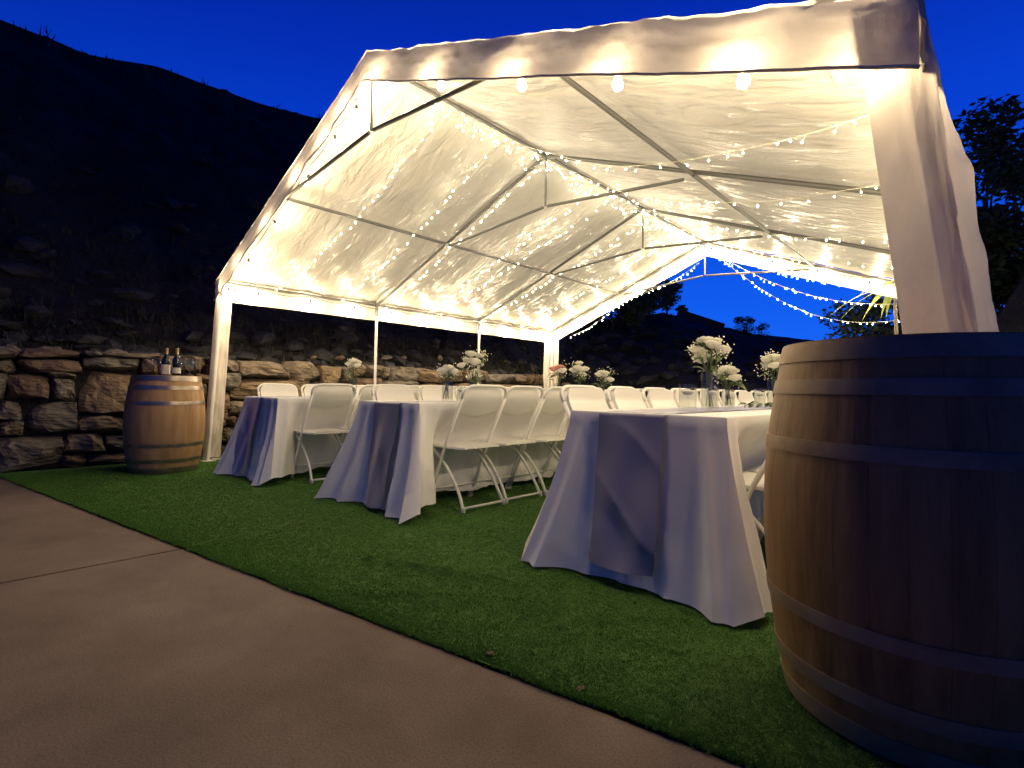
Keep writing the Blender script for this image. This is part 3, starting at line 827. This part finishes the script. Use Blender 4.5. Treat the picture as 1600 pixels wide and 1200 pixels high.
# ------------------------------------------------------------------ folding chairs
def make_chair():
    root = empty('folding_chair')
    W = .205
    def P3(x, y, z): return Vector((x, y, z))
    # one inverted U: front feet -> back top.  local: sitter faces -x, rear foot line at x=.19
    for s in (-1, 1):
        bm = bmesh.new(); tube(bm, [P3(-.19, s*W, .012), P3(-.10, s*W, .21), P3(.0, s*W, .44), P3(.175, s*W, .78)], .0115, 8); obj('front_leg', bm, MT['enamel'], root)
        bm = bmesh.new(); tube(bm, smooth_path([P3(-.17, s*(W-.022), .41), P3(-.02, s*(W-.022), .30), P3(.10, s*(W-.022), .165), P3(.155, s*(W-.018), .08), P3(.19, s*(W-.01), .012)], 4), .0115, 8)
        o = obj('rear_leg', bm, MT['enamel'], root)
        for x, yy in ((-.19, s*W), (.19, s*(W-.01))):
            bm = bmesh.new(); lathe(bm, [(.013, .04), (.015, .03), (.017, .004), (.015, 0)], 10, (x, yy, 0), True); obj('foot_cap', bm, MT['rubber'], root)
    # back hoop
    bm = bmesh.new()
    pts = [P3(.172, -W, .774), P3(.190, -W, .815), P3(.200, -W+.02, .845), P3(.205, -W+.06, .862), P3(.207, -.08, .865), P3(.207, .08, .865), P3(.205, W-.06, .862), P3(.200, W-.02, .845), P3(.190, W, .815), P3(.172, W, .774)]
    tube(bm, smooth_path(pts, 3), .0115, 8); obj('back_frame', bm, MT['enamel'], root)
    # backrest: moulded shell with a scalloped lower edge
    bm = bmesh.new(); nu, nv = 22, 10
    def br(u, v, off):
        y = lerp(-W+.010, W-.010, u); q = abs(2*u-1)
        zt = .858-.045*max(0, (q-.75)/.25)**2; zb = .648+.004*q**2-.014*math.cos((2*u-1)*math.pi*1.0)+.015*max(0, (q-.9)/.1)
        z = lerp(zb, zt, v)
        x = .175*((z-.44)/.34)*min(1, 1)-.03+.016*(1-q*q)*(.5+.5*math.sin(v*math.pi)) + off - .030*max(0, (z-.78)/.08)
        return P3(x, y, z)
    a = grid(bm, lambda u, v: br(u, v, .0), nu, nv); b = grid(bm, lambda u, v: br(u, v, .022-.012*abs(2*v-1)**3), nu, nv)
    def stitch(a, b):
        for i in range(nu):
            bm.faces.new((a[i][0], b[i][0], b[i+1][0], a[i+1][0])); bm.faces.new((a[i][nv], a[i+1][nv], b[i+1][nv], b[i][nv]))
        for j in range(nv):
            bm.faces.new((a[0][j], a[0][j+1], b[0][j+1], b[0][j])); bm.faces.new((a[nu][j], b[nu][j], b[nu][j+1], a[nu][j+1]))
    stitch(a, b); bmesh.ops.recalc_face_normals(bm, faces=bm.faces); obj('backrest', bm, MT['plastic'], root, auto=50)
    # seat
    bm = bmesh.new(); nu, nv = 20, 18
    def st(u, v, off):
        y = lerp(-1, 1, u); x = lerp(-.235, .165, v)
        hw_ = (.19+.015*math.sin(v*math.pi))*(1-.10*max(0, (.12-v)/.12)**2)*(1-.12*max(0, (v-.85)/.15)**2)
        z = .448-.016*(1-y*y)*math.sin(v*math.pi)-.022*max(0, (.15-v)/.15)**2-.012*abs(y)**6 + (-.016 if v > 0 else 0)*0+off
        return P3(x, y*hw_, z)
    a = grid(bm, lambda u, v: st(u, v, 0), nu, nv); b = grid(bm, lambda u, v: st(u, v, -.024+.010*abs(2*u-1)**4), nu, nv); stitch(a, b)
    bmesh.ops.recalc_face_normals(bm, faces=bm.faces); obj('seat', bm, MT['plastic'], root, auto=50)
    bm = bmesh.new(); tube(bm, [P3(.186, -W+.012, .026), P3(.186, W-.012, .026)], .009, 8); obj('rear_bar', bm, MT['enamel'], root)
    bm = bmesh.new(); tube(bm, [P3(-.145, -W, .115), P3(-.145, W, .115)], .008, 8); obj('stretcher', bm, MT['enamel'], root)
    bm = bmesh.new(); tube(bm, [P3(-.17, -W+.02, .415), P3(-.17, W-.02, .415)], .008, 8); obj('seat_rod', bm, MT['enamel'], root)
    return root
ch0 = make_chair(); first = True
ordn = ['nearest', 'second', 'third', 'fourth', 'fifth', 'sixth', 'seventh', 'eighth', 'ninth', 'tenth']
rows = []
rows.append((-1.24, [.33+.47*i for i in range(9)], 0, 'right side of the far left table'))
rows.append((-2.14, [.36+.47*i for i in range(9)], math.pi, 'left side of the far left table'))
rows.append((.455, [.575+.445*i for i in range(9)], 0, 'right side of the middle table'))
rows.append((-.33, [.60+.47*i for i in range(9)], math.pi, 'left side of the middle table'))
rows.append((2.50, [.60+.47*i for i in range(9)], 0, 'right side of the right table'))
rows.append((1.63, [.62+.47*i for i in range(9)], math.pi, 'left side of the right table'))
for (x, Y, rot, lab) in rows:
    for i, y in enumerate(Y):
        c = ch0 if first else copy_tree(ch0); first = False
        c.location = (x+rnd.uniform(-.012, .012), y+rnd.uniform(-.012, .012), .012); c.rotation_euler = (0, 0, rot+rnd.uniform(-.04, .04))
        tag(c, 'white folding chair, %s on the %s' % ('frontmost' if i == 0 else ordn[i]+' from the front', lab), 'chair', 'white folding chairs along the long tables')

# ------------------------------------------------------------------ wine barrels
def make_barrel(loc, Hh, rb, rh, mt, label, rz0=0, hm='hoop'):
    root = empty('wine_barrel', loc, rz0, label=label, cat='barrel', group='oak wine barrels by the tent')
    ns = 30
    def rad(z): 
        k = (z/Hh-.5)*2; return rb-(rb-rh)*abs(k)**1.9
    for i in range(ns):
        a0, a1 = 2*math.pi*i/ns, 2*math.pi*(i+1)/ns; g_ = .0003/rb
        bm = bmesh.new(); nz_ = 14; nu_ = 3
        def sf(u, v, off=0):
            a = lerp(a0+g_, a1-g_, u); z = v*Hh; r = rad(z)+off-.0008*abs(2*u-1)**6
            return Vector((r*math.cos(a), r*math.sin(a), z))
        A_ = grid(bm, lambda u, v: sf(u, v), nu_, nz_); B_ = grid(bm, lambda u, v: sf(u, v, -.026), nu_, nz_)
        for j in range(nz_):
            bm.faces.new((A_[0][j], A_[0][j+1], B_[0][j+1], B_[0][j])); bm.faces.new((A_[nu_][j], B_[nu_][j], B_[nu_][j+1], A_[nu_][j+1]))
        for q in range(nu_):
            bm.faces.new((A_[q][0], B_[q][0], B_[q+1][0], A_[q+1][0])); bm.faces.new((A_[q][nz_], A_[q+1][nz_], B_[q+1][nz_], B_[q][nz_]))
        bmesh.ops.recalc_face_normals(bm, faces=bm.faces)
        so = obj('stave', bm, MT[mt[i % 2]] , root, auto=45)
    for zc, wd in ((.030, .052), (.125, .040), (.285, .038)):
        for zz in (zc, 1-zc):
            z0, z1 = zz*Hh-wd/2*Hh*1.0, zz*Hh+wd/2*Hh*1.0
            bm = bmesh.new(); z0 = max(.002, z0); z1 = min(Hh-.002, z1)
            lathe(bm, [(rad(z0)+.0005, z0), (rad(z0)+.0035, z0), (rad((z0+z1)/2)+.0045, (z0+z1)/2), (rad(z1)+.0035, z1), (rad(z1)+.0005, z1)], 72)
            h = obj('hoop', bm, MT[hm], root, auto=40)
            bm = bmesh.new()
            for q in (0, 1):
                a = 1.0+q*.05; r_ = rad(zz*Hh)+.005
                bmesh.ops.create_icosphere(bm, subdivisions=1, radius=.005, matrix=Matrix.Translation((r_*math.cos(a), r_*math.sin(a), zz*Hh)))
            obj('rivet', bm, MT[hm], h)
    for k in range(7):
        wd = 2*(rh-.03)/7; x = -(rh-.03)+wd*(k+.5); ln = 2*math.sqrt(max(.001, (rh-.027)**2-(abs(x)+wd*.45)**2))
        bm = bmesh.new(); box(bm, (x, 0, Hh-.045), (wd-.002, max(.08, ln), .02), bevel=.001); obj('head_board', bm, MT[mt[0]], root, smooth=False)
    return root
NB = Vector((3.062, -.195, .016))
make_barrel(NB, .975, .350, .293, ('oak', 'oak'), 'large dark oak wine barrel in the right foreground, in front of the tent leg', .4, 'hoop2')
LB = Vector((-2.70, -.59, .014))
make_barrel(LB, .93, .345, .288, ('oak2', 'oak2'), 'pale oak wine barrel by the stone wall with wine bottles and glasses on it', 1.0)
BZ = .014+.93-.035
def bottle(dx, dy, lab, foil, l0=.05, l1=.145):
    root = empty('wine_bottle', (LB.x+dx, LB.y+dy, BZ), label=lab, cat='bottle')
    bm = bmesh.new(); lathe(bm, [(.001, .003), (.034, .0), (.0375, .004), (.0375, .185), (.034, .205), (.020, .232), (.0145, .25), (.0145, .296), (.016, .298), (.016, .308), (.001, .308)], 24); obj('glass_body', bm, MT['bottle'], root, auto=50)
    bm = bmesh.new(); lathe(bm, [(.0152, .252), (.0155, .297), (.0170, .299), (.0170, .3095), (.001, .3095)], 20); obj('foil_capsule', bm, MT[foil], root, auto=50)
    bm = bmesh.new(); lathe(bm, [(.0380, l0), (.0380, l1)], 24); obj('paper_label', bm, MT['label'], root)
bottle(.02, -.02, 'wine bottle with broad cream label on the pale barrel, left of the pair', 'foil_gold')
bottle(.11, .05, 'dark wine bottle with gold neck on the pale barrel, right of the pair', 'foil_gold', .06, .115)
bm = bmesh.new(); lathe(bm, [(.001, .002), (.034, .0), (.034, .003), (.006, .008), (.0045, .02), (.0045, .085), (.012, .095), (.034, .12), (.041, .15), (.038, .185), (.031, .212), (.0298, .212), (.0365, .185), (.0395, .15), (.032, .121), (.010, .098), (.001, .095)], 24)
gm = bpy.data.meshes.new('bowl'); bm.to_mesh(gm); bm.free(); gm.materials.append(MT['glass'])
for p in gm.polygons: p.use_smooth = True
for i, (dx, dy, lb) in enumerate(((-.20, -.10, 'wine glass at the far left edge of the pale barrel'), (-.19, .06, 'wine glass behind the leftmost one on the pale barrel'), (-.10, -.06, 'wine glass just left of the two bottles on the pale barrel'),
                                  (.16, .16, 'wine glass just right of the two bottles on the pale barrel'), (.13, .20, 'wine glass in the middle of the right trio on the pale barrel'), (.19, .09, 'rightmost wine glass on the pale barrel'), (-.02, .20, 'wine glass behind the bottles on the pale barrel'))):
    root = link('wine_glass', gm, None, (LB.x+dx, LB.y+dy, BZ))
    tag(root, lb, 'wine glass', 'wine glasses on the pale barrel')

# ------------------------------------------------------------------ flowers, vases, candles
def rose_mesh(mt, name):
    bm = bmesh.new()
    for layer, (n, R_, op, hh) in enumerate(((3, .35, .15, 1.0), (4, .62, .30, .95), (5, .80, .42, .92), (6, .95, .62, .78))):
        for i in range(n):
            a0 = 2*math.pi*i/n+layer*.7; wdt = 2*math.pi/n*.80
            def pf(u, v):
                a = a0+(u-.5)*wdt*1.5; q = 1-(2*u-1)**2
                r = R_*(.25+.75*math.sin(min(1, v*1.15)*math.pi/2))*(1+.15*op*v)
                z = -.35+(.95*v)*hh+.20*q*v-.25*op*v*v*v
                r += op*.22*max(0, v-.75)*4*.5
                return Vector((r*math.cos(a), r*math.sin(a), z))*.030
            grid(bm, pf, 4, 4)
    bmesh.ops.create_icosphere(bm, subdivisions=1, radius=.013)
    me = bpy.data.meshes.new(name); bm.to_mesh(me); bm.free(); me.materials.append(mt)
    for p in me.polygons: p.use_smooth = True
    return me
rose_me = rose_mesh(MT['rose'], 'rose'); pink_me = rose_mesh(MT['pink'], 'rose')
bm = bmesh.new()
def lfm(u, v):
    w_ = .017*math.sin(math.pi*min(1, v*.93+.03))**.8
    x = (u-.5)*2*w_; return Vector((x, v*.058, .006*math.sin(v*2.5)+abs(x)*.35-.02*v*v))
grid(bm, lfm, 4, 8); leaf_me = bpy.data.meshes.new('leaf'); bm.to_mesh(leaf_me); bm.free(); leaf_me.materials.append(MT['leaf'])
for p in leaf_me.polygons: p.use_smooth = True
def cyl_vase(loc, r, h, label, group, sides=28):
    root = empty('glass_vase', loc, label=label, cat='vase', group=group)
    bm = bmesh.new(); lathe(bm, [(.001, .0), (r, .0), (r, h), (r-.003, h), (r-.003, .012), (.001, .012)], sides); obj('glass_wall', bm, MT['glass'], root, auto=40)
    return root
def bouquet(loc, vase_h, vase_r, roses, height, spread, seed, label, vlabel, pink=0, breath=180, nleaf=12, drape=None):
    rr = random.Random(seed)
    v = cyl_vase(loc, vase_r, vase_h, vlabel, 'cylinder vases of flowers on the tables')
    bm = bmesh.new(); lathe(bm, [(.001, .0125), (vase_r-.0034, .0125), (vase_r-.0034, vase_h*.7), (.001, vase_h*.7)], 24); obj('water', bm, MT['water'], v, auto=40)
    root = empty('flower_bouquet', (loc[0], loc[1], loc[2]+.013), label=label, cat='flowers', group='white flower bouquets on the tables')
    heads = []
    for i in range(roses):
        a = i*2.4+seed; q = math.sqrt((i+.4)/roses)
        p = Vector((math.cos(a)*spread*q, math.sin(a)*spread*q, height*(1-.26*q*q)+rr.uniform(-.02, .02)-.02))
        heads.append(p)
        s = rr.uniform(1.35, 1.75)
        o = link('rose', pink_me if i < pink else rose_me, root, p, (p.y*3.0, -p.x*3.0, rr.uniform(0, 6))); o.scale = (s, s, s)
        bm = bmesh.new(); b = Vector((rr.uniform(-.6, .6)*vase_r, rr.uniform(-.6, .6)*vase_r, .005)); mid = Vector((p.x*.25, p.y*.25, vase_h))
        tube(bm, smooth_path([b, mid, p-Vector((0, 0, .01))], 4), .0022, 5); obj('stem', bm, MT['stem'], root)
    for i in range(nleaf):
        a = rr.uniform(0, 6.28); q = rr.uniform(.25, 1.0); z = rr.uniform(vase_h*.95, height*.85)
        o = link('leaf', leaf_me, root, (math.cos(a)*spread*q*.8, math.sin(a)*spread*q*.8, z), (rr.uniform(-.5, .7), rr.uniform(-.5, .5), a-math.pi/2)); s = rr.uniform(.8, 1.25); o.scale = (s, s, s)
    if breath:
        bm = bmesh.new(); bs = bmesh.new()
        cl = [Vector((math.cos(a)*spread*.95, math.sin(a)*spread*.95, height*rr.uniform(.62, 1.0))) for a in [rr.uniform(0, 6.28) for _ in range(6)]]
        if drape: cl += [Vector(d) for d in drape]
        for i in range(int(breath*.6)):
            c = rr.choice(cl); p = c+Vector((rr.gauss(0, .024), rr.gauss(0, .024), rr.gauss(0, .024)))
            bmesh.ops.create_icosphere(bm, subdivisions=1, radius=rr.uniform(.003, .0055), matrix=Matrix.Translation(p))
        for c in cl:
            for k in range(5):
                tube(bs, smooth_path([Vector((0, 0, .01)), Vector((c.x*.3, c.y*.3, vase_h)), c+Vector((rr.gauss(0, .015), rr.gauss(0, .015), 0))], 3), .0009, 4)
        o = obj('babys_breath', bm, MT['tiny'], root); o['kind'] = 'stuff'
        o = obj('fine_stems', bs, MT['stem'], root); o['kind'] = 'stuff'
def candle_vase(loc, r, h, label):
    root = cyl_vase(loc, r, h, label, 'cylinder vases with floating candles')
    wz = h*.62
    bm = bmesh.new(); lathe(bm, [(.001, .0125), (r-.0034, .0125), (r-.0034, wz), (.001, wz)], 24); obj('water', bm, MT['water'], root, auto=40)
    c = empty('floating_candle', (loc[0], loc[1], loc[2]+wz), label='white floating candle inside the '+label, cat='candle', group='floating candles')
    k = r*.78
    bm = bmesh.new(); lathe(bm, [(.001, -.004), (k*.6, -.002), (k, .012), (k*.98, .017), (k*.3, .021), (.001, .022)], 20); obj('wax', bm, MT['wax'], c)
    bm = bmesh.new(); tube(bm, [(0, 0, .02), (.001, 0, .032)], .0012, 5); obj('wick', bm, MT['cord'], c)
TZ = TH+.0135
bouquet((2.10, .89, TZ), .205, .042, 6, .40, .085, 3, 'tall bouquet of white roses and baby\'s breath on the near end of the right table', 'tall cylinder vase behind two candle vases on the right table', breath=260, nleaf=16)
candle_vase((2.06, .70, TZ), .045, .135, 'wide clear candle vase nearest the front of the right table')
candle_vase((2.17, .76, TZ), .030, .135, 'narrow clear candle vase beside the tall flower vase')
bouquet((2.04, 1.34, TZ), .12, .035, 4, .24, .06, 5, 'low white bouquet just behind the tall one on the right table', 'short cylinder vase behind the tall one on the right table', breath=120, nleaf=9)
candle_vase((1.98, 1.55, TZ), .03, .09, 'small candle vase farther back on the right table')
bouquet((2.12, 2.02, TZ), .20, .045, 6, .37, .085, 8, 'white bouquet half hidden by the big barrel\'s rim', 'cylinder vase half hidden by the big barrel', breath=220)
candle_vase((2.09, 1.80, TZ), .036, .13, 'candle vase just left of the big barrel')
bouquet((.08, .98, TZ), .16, .04, 6, .40, .10, 11, 'tall white bouquet on the middle table seen beside the tent pole', 'cylinder vase under the tall bouquet on the middle table', breath=200)
bouquet((.06, .72, TZ), .16, .045, 5, .27, .06, 12, 'low white bouquet nearest the front of the middle table', 'dark looking short vase nearest the front of the middle table', breath=90)
candle_vase((.16, .78, TZ), .034, .12, 'candle vase on the front of the middle table')
candle_vase((.16, .92, TZ), .034, .12, 'candle vase by the tent pole on the middle table')
bouquet((.04, 2.22, TZ), .17, .04, 4, .36, .075, 14, 'bouquet with pink roses on the middle table', 'cylinder vase of the pink and white bouquet', pink=2, breath=60)
bouquet((.10, 2.52, TZ), .18, .045, 6, .38, .09, 15, 'white bouquet just right of the pink roses on the middle table', 'cylinder vase just right of the pink rose vase', breath=140)
bouquet((.10, 2.98, TZ), .15, .04, 5, .32, .08, 16, 'white bouquet above the first chairs of the right table', 'cylinder vase third along the middle table', breath=140)
bouquet((-1.60, .84, TZ), .17, .035, 4, .40, .06, 18, 'slim white bouquet on the far left table', 'slim cylinder vase on the far left table', breath=120)
candle_vase((-1.66, .72, TZ), .034, .12, 'candle vase on the far left table')
bouquet((-1.60, 2.6, TZ), .17, .04, 5, .34, .08, 19, 'white bouquet at the back of the far left table', 'cylinder vase at the back of the far left table', breath=100)
# greenery garland lying on the right table
g0 = empty('leaf_garland', (2.06, 1.9, TZ), label='green leafy garland lying on the right table between the vases', cat='garland')
for i in range(36):
    o = link('leaf', leaf_me, g0, (rnd.gauss(0, .04), lerp(-.25, .9, i/36), .01+rnd.random()*.015), (rnd.uniform(-.2, .3), rnd.uniform(-.4, .4), rnd.uniform(0, 6.28)))

# ------------------------------------------------------------------ trees and bushes
def leafcloud(bm, centers, n, size, seed):
    rr = random.Random(seed)
    for i in range(n):
        c, r = rr.choice(centers)
        d = Vector((rr.gauss(0, 1), rr.gauss(0, 1), rr.gauss(0, 1))).normalized()*r*rr.random()**.45
        p = Vector(c)+Vector((d.x, d.y, d.z*.8)); s = size*rr.uniform(.6, 1.4)
        a = Vector((rr.gauss(0, 1), rr.gauss(0, 1), rr.gauss(0, .6))).normalized(); b = a.cross(Vector((rr.gauss(0, 1), rr.gauss(0, 1), rr.gauss(0, 1)))).normalized()
        bm.faces.new([bm.verts.new(p-a*s), bm.verts.new(p-b*s*.42+a*s*.1), bm.verts.new(p+a*s), bm.verts.new(p+b*s*.42+a*s*.1)])
def tree(name, loc, h, cr, n, size, seed, label, cat, trunk=.12, clusters=26, flat=.75, base=.35, lower=0):
    rr = random.Random(seed); root = empty(name, loc, label=label, cat=cat)
    cs = []
    for i in range(clusters):
        d = Vector((rr.gauss(0, 1), rr.gauss(0, 1), rr.gauss(0, 1))).normalized()*rr.random()**.4
        cs.append((Vector((d.x*cr, d.y*cr, h*(base+(1-base)/2)+d.z*h*(1-base)/2*.95)), cr*rr.uniform(.22, .42)))
    bm = bmesh.new(); top = Vector((0, 0, h*.7)); tube(bm, smooth_path([(0, 0, -.1), (.05, .02, h*.25), (-.04, .03, h*.5), top], 4), [trunk*(1-.6*k/12) for k in range(13)], 8); obj('trunk', bm, MT['bark'], root)
    for c, r in cs[:14]:
        bm = bmesh.new(); z0 = h*rr.uniform(.25, .6)
        tube(bm, smooth_path([(0, 0, z0), (c.x*.4, c.y*.4, lerp(z0, c.z, .6)), c], 3), [trunk*.35*(1-.8*k/6) for k in range(7)], 5); obj('branch', bm, MT['bark'], root)
    bm = bmesh.new(); leafcloud(bm, cs, n, size, seed+1); obj('crown', bm, MT['foliage'], root, smooth=False)
    return root
def at(px, py, R):
    d = pray(px, py); d.normalize(); k = R/math.hypot(d.x, d.y); return CAM+d*k
p = at(1545, 600, 18); tree('leafy_tree', (p.x, p.y, 0), 8.4, 2.1, 20000, .10, 21, 'tall dark leafy tree standing behind the right corner of the tent', 'tree', clusters=34, base=.12)
p = at(1665, 600, 19); tree('leafy_tree', (p.x, p.y, 0), 7.0, 2.3, 9000, .11, 23, 'dark leafy tree at the right edge of the picture', 'tree', clusters=24, base=.15)
p = at(1400, 600, 13); tree('leafy_tree', (p.x, p.y, 0), 3.2, 1.5, 12000, .055, 25, 'lower dark tree seen through the rear gable beside the leg', 'tree', clusters=30, base=.15)
p = at(1165, 520, 29); tree('small_tree', (p.x, p.y, p.z-.75), 1.55, 1.0, 1500, .06, 27, 'small airy tree alone on the far skyline', 'tree', trunk=.05, clusters=14, base=.15)
for i, (px, R, h, cr, n, lb) in enumerate(((1000, 21, 3.0, 1.5, 4500, 'largest dark bush on the slope behind the rear gable'), (955, 19, 1.7, 1.3, 2500, 'dark bush left of the largest one behind the rear gable'), (1040, 24, 2.6, 1.2, 2500, 'dark bush beside the house on the slope'))):
    p = at(px, 560, R); a = math.degrees(math.atan2(p.x-CAM.x, p.y-CAM.y)); tan, Rc = skyline(a)
    q = hill_pt(a, .8*(R-10)/(Rc-10))
    tree('bush', (q.x, q.y, q.z-.2), h*.95, cr, n, .09, 31+i, lb, 'bush', trunk=.06, clusters=16, base=.1)
# drooping long leaves by the rear right corner
p = at(1398, 452, 8.3)
yl = empty('spiky_plant', (p.x, p.y, 0), label='spiky plant with long drooping yellow green leaves at the rear right corner', cat='plant')
bm = bmesh.new(); tube(bm, [(0, 0, 0), (.02, 0, p.z*.5), (0, 0, p.z)], [.03, .024, .018], 8); obj('trunk', bm, MT['bark'], yl)
for i in range(18):
    a = rnd.uniform(0, 6.28); ln = rnd.uniform(.42, .72); d = Vector((math.cos(a), math.sin(a), 0)); sd = Vector((-d.y, d.x, 0)); up = rnd.uniform(.05, .35)
    bm = bmesh.new()
    def lv(u, v): return Vector((0, 0, p.z))+d*ln*v+Vector((0, 0, up*v-.38*v*v*1.1))+sd*((u-.5)*.085*(1-v**2))+Vector((0, 0, abs(u-.5)*.01))
    grid(bm, lv, 2, 8); obj('leaf', bm, MT['yucca'], yl)

# ------------------------------------------------------------------ far house on the skyline
p = at(1090, 505, 31)
hs = empty('house', (p.x, p.y, p.z-2.0), -math.radians(-22), label='dark low house with a pitched roof on the far skyline', cat='house')
bm = bmesh.new(); box(bm, (0, 0, .9), (2.4, 2.2, 1.8)); obj('wall', bm, MT['wall'], hs, smooth=False)
bm = bmesh.new()
vs = [bm.verts.new(c) for c in ((-1.4, -1.3, 1.75), (1.4, -1.3, 1.75), (1.4, 1.3, 1.75), (-1.4, 1.3, 1.75), (-.9, -1.3, 2.65), (-.9, 1.3, 2.65))]
for f_ in ((0, 1, 4), (1, 2, 5, 4), (2, 3, 5), (3, 0, 4, 5), (3, 2, 1, 0)): bm.faces.new([vs[k] for k in f_])
obj('roof', bm, MT['roofing'], hs, smooth=False)
for x in (-.6, .5):
    bm = bmesh.new(); box(bm, (x, -1.12, 1.1), (.5, .06, .6)); wf = obj('window', bm, MT['wall'], hs, smooth=False)
    bm = bmesh.new(); box(bm, (x, -1.155, 1.1), (.42, .02, .52)); obj('pane', bm, MT['pane'], wf, smooth=False)

# ------------------------------------------------------------------ ground sheet under the left leg, debris
bm = bmesh.new(); tube(bm, [(-3.0, -.02, .02), (-2.2, .35, .02)], .012, 8)
bars = []
def ground_pt(px, py):
    d = pray(px, py); t = -CAM.z/d.z; return CAM+d*t
bm.free(); a = ground_pt(322, 723); b = ground_pt(352, 720)
bm = bmesh.new(); tube(bm, [(-3.05, -.05, .028), (-3.05, L, .028)], .012, 8)
obj('ground_bar', bm, MT['pole'], tent)
for i, (px, py, s, lb) in enumerate(((765, 1030, .013, 'clump of dry leaves at the turf edge in the foreground'), (905, 1083, .011, 'dry leaf bits at the turf edge near the big barrel'), (452, 983, .008, 'dark speck of leaf on the concrete, farther one'), (410, 1047, .007, 'dark speck of leaf on the concrete, nearer one'), (259, 943, .007, 'tiny twig on the concrete near the joint'))):
    c = ground_pt(px, py); bm = bmesh.new()
    for k in range(5 if s > .01 else 1):
        q = Vector((rnd.gauss(0, s*.8), rnd.gauss(0, s*.5), .008+rnd.random()*s*.5)); a = rnd.uniform(0, 6.3)
        def dl(u, v): return q+Vector((math.cos(a)*(v-.5)*s*1.6-math.sin(a)*(u-.5)*s*.6*math.sin(math.pi*(v*.9+.05)), math.sin(a)*(v-.5)*s*1.6+math.cos(a)*(u-.5)*s*.6, .3*s*math.sin(v*3)+abs(u-.5)*s*.3))
        grid(bm, dl, 2, 4)
    o = obj('dry_leaf', bm, MT['debris'], loc=(c.x, c.y, .003)); tag(o, lb, 'leaf')
